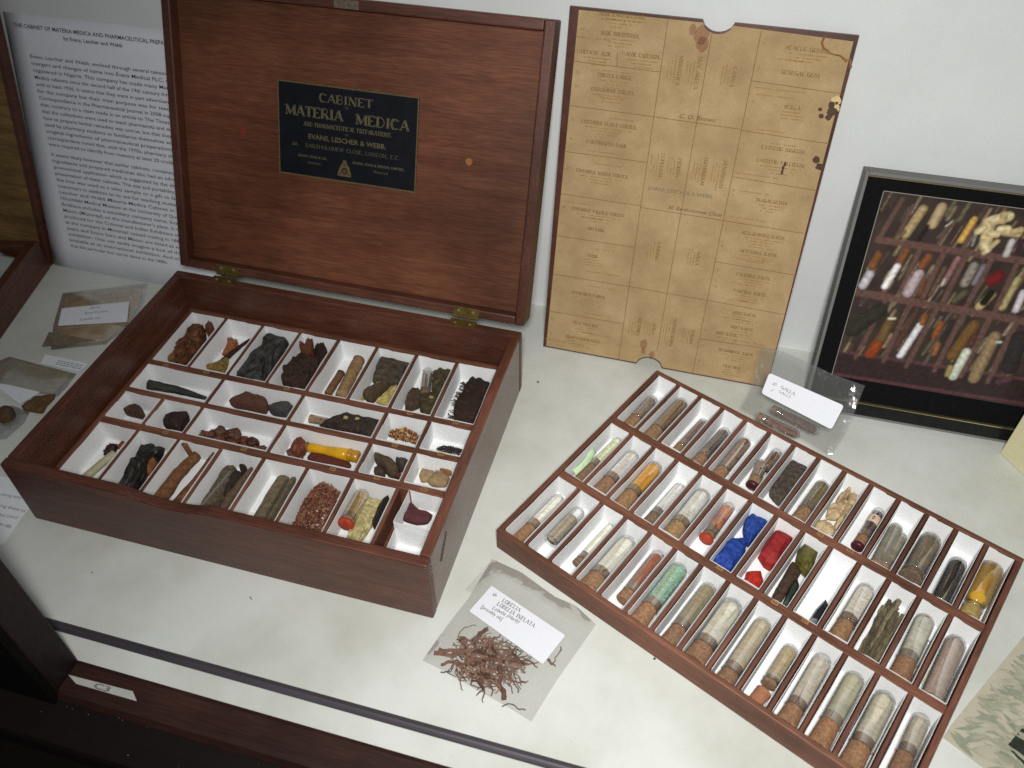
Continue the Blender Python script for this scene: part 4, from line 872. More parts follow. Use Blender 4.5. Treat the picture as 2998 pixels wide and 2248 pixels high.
ZF2 = .0036
BARKCURL = mat('pale_bark', '9d8564', .85, 0, 120, bump=.5, col2='c8b48e', bscale=500)
L2I = {
 '1-7': ('thick dark grey brown slab of bark filling its cell', 'bark', mat('grey_bark', '2c2622', .9, 0, 300, bump=.8, col2='55493f', bscale=700), .05, .02, False),
 '2-7a': ('rear of two deep blue lumps in the middle row', 'mineral lump', mat('blue_stone', '16296a', .75, 0, 260, bump=.6, col2='2c4c98', bscale=900, spec=.25), .05, .018, False),
 '2-7b': ('front of two deep blue lumps in the middle row', 'mineral lump', mat('blue_stone2', '13276e', .7, 0, 260, bump=.6, col2='294b9a', bscale=900, spec=.25), .05, .018, False),
 '2-8a': ('large angular crimson lump in the middle row', 'mineral lump', mat('red_stone', '741b1f', .65, 0, 260, bump=.4, col2='972a2a', bscale=900, spec=.25), .05, .01, True),
 '2-8b': ('small scarlet chip in front of the crimson lump', 'mineral lump', mat('red_chip', '8e1d18', .55, 0, 300, bump=.3, col2='b23024', spec=.25), .04, .01, True),
 '2-9a': ('angular olive green lump in the middle row', 'mineral lump', mat('olive_stone', '3e3a16', .5, 0, 200, bump=.4, col2='66602e'), .05, .01, True),
 '2-9b': ('dark brown piece in front of the olive lump', 'plant piece', mat('dark_piece', '2a1c15', .8, 0, 300, bump=.5, col2='4a3526'), .05, .02, False),
 '2-9c': ('blackish green chunk beside the dark brown piece', 'mineral lump', mat('green_black', '16201a', .5, 0, 200, bump=.4, col2='2c382c'), .05, .01, True),
 '2-10': ('small pointed black shard alone in its white cell', 'mineral lump', mat('black_shard', '0c0f16', .35, 0, 200, bump=.3, col2='1a1e28'), .03, .01, True),
 '1-9a': ('broad cream bark curl in the middle of its cell', 'bark', BARKCURL, .10, .02, False),
 '1-9b': ('narrow cream bark strip at the back of the bark cell', 'bark', BARKCURL, .10, .02, False),
 '1-9c': ('round pale bark flake at the front of the bark cell', 'bark', BARKCURL, .10, .02, False),
 '1-9d': ('long ridge of pale bark leaning along the bark cell', 'bark', BARKCURL, .10, .02, False),
 '1-9e': ('small crumpled bark scrap at the top of the bark cell', 'bark', BARKCURL, .12, .02, False),
}
for i, (key, (nm, cat, m, rg, fi, an)) in enumerate(L2I.items()):
    poly, h = LUMPS2[key]
    if key in ('2-7a', '2-7b', '2-8a', '2-9a'): h *= 1.25
    v0 = yrow2[int(key[0])][0]
    lump({'mineral lump': 'stone', 'plant piece': 'plant_piece'}.get(cat, cat), nm, cat, poly, h, m, M_T2, ZF2, c2b(key), rg, fi, an, row4=(v0 + 22, v0 + 2, v0 + 11), seed=i * 3.7, group='loose samples in the loose tray')

# amber vial
P, Q, Rr = [Vector((p[0] / 1000, p[1] / 1000, .0042 + .0098)) for p in VIAL]
P.x = Q.x = Rr.x = .3579; P.y, Q.y, Rr.y = .2535, .2080, .1890
y = (P - Rr).normalized(); x = y.cross(Vector((0, 0, 1))); c = (P + Rr) / 2
F = Matrix(((x.x, y.x, 0, c.x), (x.y, y.y, 0, c.y), (0, 0, 1, c.z), (0, 0, 0, 1)))
vial = empty('amber_vial', M_T2 @ F); tag(vial, 'fat clear vial of golden yellow oil with a tan cork, back right corner', 'vial')
r = .0097; top, bot = (P - Rr).length / 2, -(P - Rr).length / 2; nk = bot + .0165
g = MB(); g.lathe([(r * .05, top), (r * .7, top - .0002), (r * .93, top - .0014), (r, top - .0035), (r, nk + .0075), (r * .93, nk + .0035), (r * .66, nk + .0012), (r * .60, nk - .0004), (r * .62, nk - .0016), (r * .84, nk - .0022), (r * .86, nk - .0052), (r * .80, nk - .0060), (r * .55, nk - .0060)], 26, close=False)
g.build('glass', GLASS, vial, smooth=True)
g = MB(); g.lathe([(r * .05, top - .0016), (r * .66, top - .0018), (r * .87, top - .0030), (r * .92, top - .0050), (r * .92, nk + .0080), (r * .84, nk + .0045), (r * .56, nk + .002), (r * .5, nk)], 26)
am = film('amber_oil', (1.0, .78, .12), .55, (.90, .54, .03), .08, .05)
g.build('oil', am, vial, smooth=True)
g = MB()
n = 18
vs = []
for k in range(n):
    w_ = 2 * math.pi * k / n
    px_ = .0037 * math.cos(w_) + .0006; py_ = (top + nk) / 2 - .002 + (.0115 * math.sin(w_) if True else 0)
    py_ = max(py_, nk + .0085)
    vs.append((px_, py_, math.sqrt((r * 1.02) ** 2 - px_ * px_)))
for t_ in range(9):
    pass
mid = [(.0006, (top + nk) / 2 - .002 + yy, math.sqrt((r * 1.03) ** 2 - .0006 ** 2)) for yy in (.006, -.003)]
g.add(vs + mid, [(k, (k + 1) % n, n if math.sin(2 * math.pi * (k + .5) / n) > 0 else n + 1) for k in range(n)] + [(0, n, n + 1), (n // 2, n + 1, n)])
g.build('moulded_panel', film('amber_ridge', (1.0, .86, .50), .12, (.66, .40, .06), .1, .05), vial)
g = MB(); g.lathe([(r * .05, nk - .002), (r * .55, nk - .0022), (r * .60, nk - .0062), (r * .80, nk - .0068), (r * .84, bot + .001), (r * .76, bot + .0002), (r * .05, bot)], 20)
g.build('cork', mat('cork_b79a60', '9c8650', .85, .22, 380, bump=.5), vial)

# slip of green paper, loose cork, empty inner tube, bundle of stalks, torn paper
sp = [(p[0] / 1000, p[1] / 1000) for p in SLIP]
g = MB(); base = Vector((.0094, .1255))
pts = []
for i in range(12):
    f = i / 11
    xx = .0078 + .0030 * math.sin(f * 2.6); yy = .1415 - f * .0345
    pts.append((xx, yy, f))
vs = []
for xx, yy, f in pts:
    for j in range(4):
        a_ = j / 3 * 1.9 - .2
        vs.append((xx - base.x + .0048 * math.cos(a_) - .002, yy - base.y, .0004 + .0060 * math.sin(a_) ** 2 + .0095 * (1 - .3 * f)))
g.add(vs, [(4 * i + j, 4 * i + j + 1, 4 * i + j + 5, 4 * i + j + 4) for i in range(11) for j in range(3)])
o = g.build('paper_slip', mat('green_paper', 'b9d2ac', .8, .08, 150), None, M_T2 @ Matrix.Translation((base.x, base.y, ZF2 - .001)), smooth=True)
sm = o.modifiers.new('thickness', 'SOLIDIFY'); sm.thickness = .0004
tag(o, 'curled slip of pale green paper beside a thin green tube', 'paper slip')
g = MB(); g.lathe([(.0003, .0075), (.0058, .0074), (.0064, .0066), (.0058, -.0066), (.0052, -.0075), (.0003, -.0076)], 20)
lc = g.build('loose_cork', mat('cork_a9714f', '96654a', .85, .2, 420, bump=.5), None, M_T2 @ Matrix.Translation((.2550, .0185, ZF2 + .0062)) @ Matrix.Rotation(-.12, 4, 'Z'), smooth=False)
tag(lc, 'loose pinkish brown cork in front of a short tan tube', 'cork')
tube('e', 'slender empty glass tube beside the cloudy white tube', None, None, 1, None, '', M_T2, (341.0, 152.0, 9.0), (341.5, 110.0, 9.0), 6.5, -1, 'sample tubes of the loose tray')
bn = empty('stalk_bundle', M_T2 @ Matrix.Translation((.3075, .133, ZF2))); tag(bn, 'bundle of knobbly grey brown stalks crammed in a middle row cell', 'plant bundle')
R_ = random.Random(11); STM = [mat('stalk_%d' % i, c_, .9, .3, 350, bump=.6) for i, c_ in enumerate(('6b6048', '58503c', '766a52', '4a4234'))]
for i in range(22):
    x0 = R_.uniform(-.0085, .0085); x1 = x0 * .55 + R_.uniform(-.003, .003); L0 = R_.uniform(.018, .035); L1 = R_.uniform(-.036, -.024); z = .0018 + .0105 * (1 - (x0 / .0092) ** 2) * R_.random()
    pts = [Vector((x1 + (x0 - x1) * f + .0007 * math.sin(f * 9 + i), L1 + (L0 - L1) * f, z + .0022 * f + .001 * math.sin(f * 5 + i))) for f in [k / 9 for k in range(10)]]
    for p in pts: p.x = max(-.0090, min(.0090, p.x))
    q = MB(); q.sweep(pts, [.0009 + .0010 * abs(math.sin(k * 1.9 + i)) + .0003 for k in range(10)], 7, jit=.5, seed=i); q.build('stalk', R_.choice(STM), bn)
tp = MB(); R_ = random.Random(4)
vs = [(0, 0, .006), (.008, .003, .0085), (.013, -.008, .010), (.016, -.022, .009), (.006, -.026, .007), (.001, -.014, .0075), (.007, -.011, .0105)]
tp.add(vs, [(0, 1, 6), (1, 2, 6), (2, 3, 6), (3, 4, 6), (4, 5, 6), (5, 0, 6)])
o = tp.build('torn_paper', mat('cream_paper', 'c9c2a2', .8, .1, 120), None, M_T2 @ Matrix.Translation((.3492, .1245, ZF2)))
sm = o.modifiers.new('thickness', 'SOLIDIFY'); sm.thickness = .0005
tag(o, 'torn cream paper scrap under the pinkish beige tube', 'paper scrap')

L2N = {}
for k in list(T2I) + list(L2I):
    key = k[:2] + ''.join(q for q in k[2:] if q.isdigit())
    if key not in L2N: L2N[key] = (T2I.get(k) or L2I.get(k))[0]
L2N.update({'2-5': 'the wide tube of white lumps', '1-14': 'the golden oil vial', '2-12': 'the bundle of knobbly stalks', '1-6': 'two overlapping brown tubes', '1-11': 'two hazy tubes crammed together', '2-7': 'two deep blue lumps', '2-8': 'crimson lump and scarlet chip', '2-9': 'olive lump and dark brown piece', '1-9': 'several cream bark curls'})
for r_ in (1, 2, 3):
    for k in range(14):
        nm = L2N['%d-%d' % (r_, k + 1)]
        liner(M_T2, (cx2[k] - .05) / 1000, (cx2[k] + 21.05) / 1000, yrow2[r_][0] / 1000 + .0001, yrow2[r_][1] / 1000 - .0001, .0030, TZ + .0002, 'white card liner holding ' + nm, r_ * 50 + k, 'card liners of the loose tray', 0., (.004 if r_ == 3 else (.0012 if (k * 7 + r_) % 3 else 0)))

# ------------------------------------------------------------------ what lies in the cabinet tray
ZF1 = Z1a + .0036
I4 = Matrix.Identity(4)


def b1(r_, c0, c1=None):
    c1 = c0 if c1 is None else c1
    return (cx1[c0] + .9, cx1[c1] + 40.1, yrow[r_][0] + 1.0, yrow[r_][1] - 1.0)


GA = 'samples in the cabinet tray'
RESIN = mat('brown_resin', '38200f', .6, 0, 160, bump=.5, col2='6e4426', bscale=400)
LUMPI = {
 's1': ('elongated knobbly brown resin lump, back left cell of the cabinet', 'resin lump', RESIN, .10, .03, False, b1(1, 0)),
 's1b': ('small tan lump at the foot of the knobbly resin', 'resin lump', mat('tan_lump', '6e4e2c', .8, .25, 200, bump=.5), .08, .03, False, b1(1, 0)),
 's1c': ('reddish chip beside the knobbly resin lump', 'resin lump', mat('red_chip2', '5c3328', .7, .25, 200), .08, .03, False, b1(1, 0)),
 's2a': ('jagged orange brown root scrap in the second back cell', 'root piece', mat('orange_root', '8c5836', .85, .3, 300, bump=.5), .16, .05, False, b1(1, 1)),
 's2b': ('yellowish root scrap lying along the front of its cell', 'root piece', mat('yellow_root', '77622f', .85, .3, 300, bump=.5), .14, .04, False, b1(1, 1)),
 's3': ('large two lobed charcoal grey lump in the back row', 'resin lump', mat('charcoal_lump', '17191a', .7, 0, 150, bump=.6, col2='44423d', bscale=500), .09, .03, False, b1(1, 2)),
 's4': ('dark brown shaggy ball of plant matter', 'root piece', mat('dark_root', '20140f', .9, 0, 300, bump=.8, col2='402a20', bscale=700), .08, .05, False, b1(1, 3)),
 's4b': ('rusty leaf scrap standing on the dark brown ball', 'leaf', mat('rust_leaf', '592f1b', .85, .3, 300), .2, .06, False, b1(1, 3)),
 's4c': ('black brown curled scrap beside the rusty leaf', 'leaf', mat('dark_leaf', '271711', .85, .3, 300), .2, .06, False, b1(1, 3)),
 's6': ('broad dark grey brown bark slab lying across its cell', 'bark', mat('bark_slab', '2e271f', .9, 0, 260, bump=.9, col2='554a3c', bscale=600, stretch=(.4, 1, 1)), .04, .02, False, b1(1, 5)),
 's6b': ('cream peel under the dark bark slab', 'bark', mat('cream_peel', 'a8945c', .85, .2, 200, bump=.4), .10, .03, False, b1(1, 5)),
 's6c': ('brown bark finger lying on cream peel', 'bark', mat('brown_finger', '493b28', .9, .25, 350, bump=.7), .08, .03, False, b1(1, 5)),
 's6d': ('yellow cream bark flake in front of the bark slab', 'bark', mat('yellow_flake', 'ab9a60', .85, .22, 200, bump=.4), .10, .03, False, b1(1, 5)),
 's7a': ('mossy brown green lump behind the brown capped tube', 'resin lump', mat('moss_lump', '2b2417', .9, 0, 260, bump=.9, col2='544a30', bscale=600), .09, .04, False, b1(1, 6)),
 's7b': ('furry brown lump at the front left of the tube cell', 'resin lump', mat('fur_lump', '463726', .9, .35, 300, bump=.9), .09, .05, False, b1(1, 6)),
 's7c': ('olive brown lump with a small cream number sticker', 'resin lump', mat('olive_lump', '403720', .9, .35, 260, bump=.9), .08, .04, False, b1(1, 6)),
 's10a': ('reddish brown stone with flat sides', 'stone', mat('red_brown_stone', '553528', .85, .2, 260, bump=.5), .04, .02, False, b1(2, 2, 3)),
 's10b': ('small grey stone beside the reddish brown stone', 'stone', mat('grey_stone', '3e3a3c', .75, .25, 200, bump=.5), .07, .02, False, b1(2, 2, 3)),
 's11': ('large dark bark piece with two cream number stickers', 'bark', mat('dark_bark', '211a14', .9, 0, 260, bump=.9, col2='3e3226', bscale=600), .07, .03, False, b1(2, 4, 5)),
 's14': ('half round brown nut in a small square cell', 'nut', mat('nut_brown', '45301f', .8, .3, 300, bump=.5), .04, .02, False, b1(3, 0)),
 's15': ('dark reddish half seed in the second small square cell', 'nut', mat('seed_dark', '2c1b17', .8, .35, 300, bump=.6), .04, .03, False, b1(3, 1)),
 's17a': ('orange red resin lump beside the yellow vial', 'resin lump', mat('orange_resin', '64301f', .55, .25, 200, bump=.4), .07, .02, False, b1(3, 4, 5)),
 's17c': ('greyish red powder patch left of the yellow vial', 'powder', mat('grey_red', '5c3d36', .9, .2, 300), .06, .03, False, b1(3, 4, 5)),
 's17d': ('dark red powder drift in front of the yellow vial', 'powder', mat('red_powder', '532618', .95, .2, 300, bump=.5), .06, .03, False, b1(3, 4, 5)),
 's18a': ('brown tuber with a pale tip', 'tuber', mat('tuber_brown', '4a3a2b', .85, .3, 260, bump=.6), .06, .02, False, b1(3, 6)),
 's18b': ('round grey brown tuber at the right of the tuber cell', 'tuber', mat('tuber_grey', '3d332f', .85, .3, 260, bump=.6), .06, .02, False, b1(3, 6)),
 's18c': ('small dark tuber at the left of the tuber cell', 'tuber', mat('tuber_dark', '3a2c22', .85, .3, 260, bump=.6), .06, .02, False, b1(3, 6)),
 's18d': ('reddish tuber end at the front of the tuber cell', 'tuber', mat('tuber_red', '451f1b', .85, .3, 260, bump=.6), .06, .02, False, b1(3, 6)),
 's19a': ('tall oval tan root slice standing at the left', 'root slice', mat('slice_tan', '8f7a58', .85, .22, 220, bump=.4), .03, .02, False, b1(3, 7)),
 's19b': ('narrow tan root slice between two round slices', 'root slice', mat('slice_tan2', '927352', .85, .22, 220, bump=.4), .04, .02, False, b1(3, 7)),
 's19c': ('orange tan root slice in the back right of its cell', 'root slice', mat('slice_orange', '8f6844', .85, .22, 220, bump=.4), .04, .02, False, b1(3, 7)),
 's19d': ('broad tan root slice lying at the front of its cell', 'root slice', mat('slice_tan3', '8b7554', .85, .22, 220, bump=.4), .03, .02, False, b1(3, 7)),
 's20b': ('clump of dark dried berries behind the ivory stick', 'berries', mat('berry', '2c1a18', .6, .4, 400, bump=.5), .16, .08, False, b1(4, 0)),
 's21': ('black glossy resin lump in the second front cell', 'resin lump', mat('black_resin', '121211', .5, 0, 150, bump=.6, col2='302b25', bscale=500), .12, .04, False, b1(4, 1)),
 's21b': ('orange chunk against the black resin lump', 'resin lump', mat('orange_chunk', '80502a', .75, .25, 250, bump=.5), .08, .03, False, b1(4, 1)),
 's23a': ('thick mossy grey root in the fourth front cell', 'root piece', mat('moss_root', '41382b', .9, 0, 260, bump=.9, col2='6a5d48', bscale=600), .07, .03, False, b1(4, 3)),
 's23b': ('dark brown root lying against the mossy grey root', 'root piece', mat('dark_root2', '30251c', .9, .3, 300, bump=.8), .07, .03, False, b1(4, 3)),
 's23c': ('small dark knob at the back of the root cell', 'root piece', mat('dark_knob', '2d1d17', .9, .3, 300, bump=.6), .08, .03, False, b1(4, 3)),
 's23d': ('long pinkish brown root along the right of the root cell', 'root piece', mat('pink_root', '5f4a3b', .9, .3, 300, bump=.7), .05, .02, False, b1(4, 3)),
 's24a': ('broad curved grey green bark slip', 'bark', mat('bark_slip', '55493a', .9, 0, 260, bump=.7, col2='776a52', bscale=600), .03, .02, False, b1(4, 4)),
 's24b': ('narrow curved bark slip at the right of its cell', 'bark', mat('bark_slip2', '504535', .9, 0, 260, bump=.7, col2='70634c', bscale=600), .03, .02, False, b1(4, 4)),
 's26b': ('heap of cream yellow crumbly resin beside the big tan tube', 'resin lump', mat('cream_crumble', '8f8256', .85, 0, 220, bump=1., col2='c9bd8c', bscale=500), .10, .06, False, b1(4, 6)),
 's26c': ('dark strip leaning on the right of the crumbly resin', 'bark', mat('dark_strip', '2e2a24', .8, .25, 300, bump=.5), .04, .02, False, b1(4, 6)),
 's26d': ('small red wax bit at the front of the big tube cell', 'wax bit', WAXRED, .06, .02, False, b1(4, 6)),
 's27': ('maroon boot shaped lump in the half cell', 'resin lump', mat('maroon_lump', '4c2427', .85, .25, 260, bump=.6), .04, .02, False, (343.5, 377.0, 63.0, 98.0)),
}
def R4(key):
    num = int(''.join(q_ for q_ in key[1:] if q_.isdigit()))
    if num >= 20: return (66, 21, 36) if num != 27 else None
    y0 = 193.0 if num <= 8 else (150.0 if num <= 13 else 107.3)
    return (y0 + 19, y0 + 1.5, y0 + 8) if num not in (14, 15, 19, 18) else (y0 + 10, y0 + 1.5, y0 + 2)


NMS = {'resin lump': 'resin_lump', 'root piece': 'root_piece', 'root slice': 'root_slice', 'wax bit': 'wax_bit'}
LO = {}
for i, (key, (nm, cat, m, rg, fi, an, bd)) in enumerate(LUMPI.items()):
    poly, h = LUMPS1[key]; h = h * (1.25 if key != 's27' else .8)
    lift = {'s6c': 4, 's4b': 1, 's19c': 2, 's26c': 1, 's1c': 4}.get(key, 0)
    LO[key] = lump(NMS.get(cat, cat), nm, cat, poly, h, m, I4, ZF1, bd, rg, fi, an, seed=i * 5.1 + 2, group=GA, zlift=lift, row4=R4(key))

# stickers on three specimens
for key, spots in (('s11', [(-.0085, -.0003), (.0035, .0008)]), ('s7c', [(.0012, .0005)])):
    o = LO[key]; h = LUMPS1[key][1] * 1.25 / 1000
    for sx, sy in spots:
        MB().box(sx - .0019, sx + .0019, sy - .0016, sy + .0016, h * .98, h * 1.06).build('number_sticker', mat('cream_sticker', 'b09a70', .8, .15, 300), o)

# stick-like specimens
def stick(name, label, cat, pts, dia, m, taper=None, jit=.25, seed=0, n=12, hollow=False, label_only=False):
    P = [Vector([v / 1000 for v in p]) for p in pts]
    if .036 < P[-1].y < .055: P[-1] = P[-1] + (P[-1] - P[0]) * ((P[-1].y - .024) / (P[0].y - P[-1].y)); P[-1].z = max(.0135 + dia / 2000, P[-1].z - .004)
    out = []
    for a_, b_ in zip(P[:-1], P[1:]):
        for k in range(6): out.append(a_.lerp(b_, k / 6))
    out.append(P[-1]); c = sum(out, Vector()) / len(out); c.z = min(p.z for p in out) - dia / 2000
    m_ = len(out); r = dia / 2000
    rad = [r * ((taper or (lambda f: 1))(i / (m_ - 1))) for i in range(m_)]
    q = MB(); q.sweep([p - c for p in out], rad, n, jit=jit, seed=seed)
    o = q.build(name, m, None, Matrix.Translation(c), smooth=True)
    return tag(o, label, cat, GA)


STICKS1['s22a'] = [[[123, 96, 22], [117, 72, 21], [116, 30, 20]], 12]
STICKS1['s22b'] = [[[146, 96, 31], [138, 68, 20], [132, 26, 19]], 9]
G = lambda k: (STICKS1[k][0], STICKS1[k][1])
stick('root_piece', 'dark twig lying diagonally in the second back cell', 'root piece', *G('s2c'), mat('dark_twig', '2e1c15', .9, .3, 300, bump=.5), lambda f: .6 + .8 * f, seed=1)
stick('bark_quill', 'long light brown bark quill, fifth back cell', 'bark', *G('s5a'), mat('quill_light', '76593a', .9, 0, 260, bump=.6, col2='9a7c58', bscale=700), lambda f: 1 - .1 * f, .12, 2)
stick('bark_quill', 'short thin bark quill left of the long one', 'bark', *G('s5b'), mat('quill_dark', '5d4029', .9, 0, 260, bump=.6, col2='7a583c', bscale=700), None, .12, 3)
stick('pod', 'long charcoal pod tapering to the right in a wide cell', 'pod', *G('s9'), mat('pod_dark', '1d1d1b', .7, 0, 260, bump=.7, col2='393a33', stretch=(.15, 1, 1)), lambda f: 1.15 - .75 * f ** 2, .18, 4)
stick('ivory_stick', 'smooth ivory stick in the front left cell of the cabinet', 'stick', *G('s20a'), mat('ivory', 'a9a285', .6, .12, 120), None, .05, 5)
stick('root_piece', 'thin orange root tip behind the ivory stick', 'root piece', *G('s20c'), mat('orange_tip', '6f3e26', .85, .3, 300), None, .2, 6)
CASSIA = mat('cassia_bark', '55351f', .9, 0, 240, bump=.8, col2='7d5436', bscale=600)
stick('bark_stick', 'thick orange brown bark stick in the third front cell', 'bark', *G('s22a'), CASSIA, lambda f: .8 + .4 * f, .15, 7)
stick('bark_stick', 'straight orange brown bark stick along the right of its cell', 'bark', *G('s22b'), CASSIA, lambda f: .8 + .35 * f, .15, 8)
stick('bark_stick', 'thin forked bark twig at the back of the bark stick cell', 'bark', *G('s22c'), CASSIA, None, .2, 9)
S7 = STICKS1['s7t'][0]; tube('s7', 'brown capped glass tube leaning among mossy lumps', '5a4a3c', '84705c', 200, '3a241a', 'haze', I4, S7[0], S7[1], 11, .62, GA)
S11 = STICKS1['s11t'][0]; tube('s11', 'small tube of tan powder beside the dark bark piece', '7d5f40', '9a7a56', 300, '94704a', '', I4, S11[1], S11[0], 9, .55, GA)
S26 = STICKS1['s26t'][0]; tube('s26', 'big tan tube with a bright red wax end in the cabinet', '93794a', 'ad9566', 260, '8f7546', 'red', I4, S26[0], S26[1], 14.5, .70, GA)
# yellow vial with a waisted neck
Yp = [Vector([v / 1000 for v in p]) for p in STICKS1['s17t'][0]]
c = sum(Yp, Vector()) / 4; c.z = Yp[0].z
y = (Yp[0] - Yp[-1]); y.z = 0; y.normalize(); x = y.cross(Vector((0, 0, 1)))
F = Matrix(((x.x, y.x, 0, c.x), (x.y, y.y, 0, c.y), (0, 0, 1, c.z), (0, 0, 0, 1)))
yv = empty('yellow_vial', F); tag(yv, 'bright yellow vial lying in a wide middle cell of the cabinet', 'vial', GA)
q = MB(); q.lathe([(.0004, .0265), (.0038, .0262), (.0050, .024), (.0048, .017), (.0044, .010), (.0052, .000), (.0060, -.010), (.0062, -.0165)], 20); q.v = [(v[0], v[1], v[2]) for v in q.v]
q.build('yellow_glass', mat('yellow_glass', 'b88510', .3, .15, 60, spec=.5, col2='d8a51c'), yv, smooth=True)
q = MB(); q.lathe([(.0052, -.0166), (.0068, -.0170), (.0069, -.0186), (.0058, -.0190), (.0060, -.0200), (.0064, -.0262), (.0054, -.0274), (.0004, -.0276)], 20); q.build('yellow_neck', mat('yellow_neck', 'a87a1a', .3, .2, 80, spec=.6), yv, smooth=True)
q = MB(); q.lathe([(.0003, .0300), (.0042, .0298), (.0050, .0285), (.0047, .0258), (.0003, .0257)], 16); q.build('cork', mat('cork_7d5a3a', '77502f', .85, .2, 400, bump=.4), yv)


def inside(poly, x, y):
    r_ = False; n = len(poly)
    for i in range(n):
        x0, y0 = poly[i]; x1, y1 = poly[(i + 1) % n]
        if (y0 > y) != (y1 > y) and x < (x1 - x0) * (y - y0) / (y1 - y0) + x0: r_ = not r_
    return r_


def heap(name, label, cat, poly, n, size, h, m_list, z0, bd, kindf, seed):
    """loose heap of countless crumbs inside an outline; deeper in the middle"""
    R_ = random.Random(seed); P = [(min(max(a_, bd[0] + 1), bd[1] - 1), min(max(b_, bd[2] + 1), bd[3] - 1)) for a_, b_ in poly]
    xs = [p[0] for p in P]; ys_ = [p[1] for p in P]; cx, cy = sum(xs) / len(xs), sum(ys_) / len(ys_)
    root = empty(name, Matrix.Translation((cx / 1000, cy / 1000, z0))); tag(root, label, cat, None, 'stuff')
    mbs = [MB() for _ in m_list]
    hx, hy = (max(xs) - min(xs)) / 2, (max(ys_) - min(ys_)) / 2
    k = 0
    while k < n:
        px_, py_ = R_.uniform(min(xs), max(xs)), R_.uniform(min(ys_), max(ys_))
        if not inside(P, px_, py_): continue
        k += 1
        d = min(1, math.hypot((px_ - cx) / hx, (py_ - cy) / hy)); zt = h * max(.12, 1 - d ** 2.2)
        kindf(R_.choice(mbs), R_, Vector(((px_ - cx) / 1000, (py_ - cy) / 1000, (size * .3 + zt * R_.random() ** .6) / 1000)), size / 1000)
    for b_, m in zip(mbs, m_list): b_.build(cat.split()[-1], m, root)
    return root


def petal(mb, R_, p, s):
    q = Matrix.Rotation(R_.uniform(0, 6.28), 3, 'Z') @ Matrix.Rotation(R_.uniform(-.9, .9), 3, 'X') @ Matrix.Rotation(R_.uniform(-.9, .9), 3, 'Y')
    L_, w_ = s * R_.uniform(.7, 1.5), s * R_.uniform(.25, .6)
    vs = [(-L_, 0, 0), (-L_ * .3, w_, .2 * w_), (L_ * .5, w_ * .8, .5 * w_), (L_, 0, .9 * w_), (L_ * .5, -w_ * .8, .5 * w_), (-L_ * .3, -w_, .2 * w_), (0, 0, -.35 * w_), (0, 0, -.75 * w_)]
    vs = [p + q @ Vector(v) for v in vs]
    mb.add(vs, [(0, 6, 1), (1, 6, 2), (2, 6, 3), (3, 6, 4), (4, 6, 5), (5, 6, 0), (1, 7, 0), (2, 7, 1), (3, 7, 2), (4, 7, 3), (5, 7, 4), (0, 7, 5)])


def seed_(mb, R_, p, s):
    q = Matrix.Rotation(R_.uniform(0, 6.28), 3, 'Z') @ Matrix.Rotation(R_.uniform(-.6, .6), 3, 'Y')
    L_, w_ = s * R_.uniform(.7, 1.3), s * R_.uniform(.3, .5)
    vs = [p + q @ Vector(v) for v in [(-L_, 0, 0), (0, w_, 0), (0, 0, w_), (0, -w_, 0), (0, 0, -w_), (L_, 0, 0)]]
    mb.add(vs, [(0, 2, 1), (0, 3, 2), (0, 4, 3), (0, 1, 4), (5, 1, 2), (5, 2, 3), (5, 3, 4), (5, 4, 1)])


MC = lambda n, c_: mat(n, c_, .9, .25, 500, bump=.3)
heap('flower_heap', 'small heap of orange tan dried flowers in a square cell', 'dried flowers', HEAPS1['s12'], 420, 2.0, 12, [MC('fl1', '8e5f36'), MC('fl2', '6e4426'), MC('fl3', 'b08a58'), MC('fl4', '5a2f1e')], ZF1, b1(2, 6), petal, 1)
heap('seed_heap', 'heap of thin black seeds in the square cell at the right edge', 'seeds', HEAPS1['s13'], 420, 1.5, 5, [MC('sd1', '1f1a17'), MC('sd2', '342b27')], ZF1, b1(2, 7), seed_, 2)
P25 = [(a_, b_ if b_ > 66 else 24 + (b_ - 50) * 1.5) for a_, b_ in HEAPS1['s25']]
heap('flower_heap', 'large heap of red brown dried flower heads in the front row', 'dried flowers', P25, 2300, 1.8, 18, [MC('rb1', '6b3c2c'), MC('rb2', '7d4f38'), MC('rb3', '4f2c20'), MC('rb4', '8a6146')], ZF1, b1(4, 5), petal, 3)
# red brown gum lumps, each its own piece
R_ = random.Random(21); P16 = HEAPS1['s16']; GUM = [mat('gum_%d' % i, c_, .5, .3, 250, bump=.4) for i, c_ in enumerate(('4d2619', '5d3322', '3e2018', '53382a'))]
spots = [(110, 123, 9, 0), (119, 126, 9, 0), (127, 131, 10, 0), (136, 130, 9, 0), (133, 121, 10, 0), (144, 131, 10, 3), (147, 121, 10, 0), (155, 128, 9, 0), (160, 120, 9, 0), (166, 127, 9, 2), (171, 119, 8, 0), (178, 124, 7, 0), (125, 120, 8, 0), (183, 118, 6, 0), (152, 116, 8, 0), (140, 116, 8, 0), (132, 127, 8, 7), (150, 125, 8, 7)]
for i, (px_, py_, d_, zl) in enumerate(spots):
    d_ *= 1.3; zl *= 1.2; k = 9; pl = [(px_ + d_ * .5 * R_.uniform(.8, 1.2) * math.cos(6.283 * j / k), py_ + d_ * .46 * R_.uniform(.8, 1.2) * math.sin(6.283 * j / k)) for j in range(k)]
    lump('gum_lump', 'red brown gum lump heaped with others in a wide cell', 'gum lump', pl, d_ * .85, R_.choice(GUM), I4, ZF1, b1(3, 2, 3), .08, .03, False, seed=i * 2.3 + 50, group='red brown gum lumps heaped in one wide cell', zlift=zl)

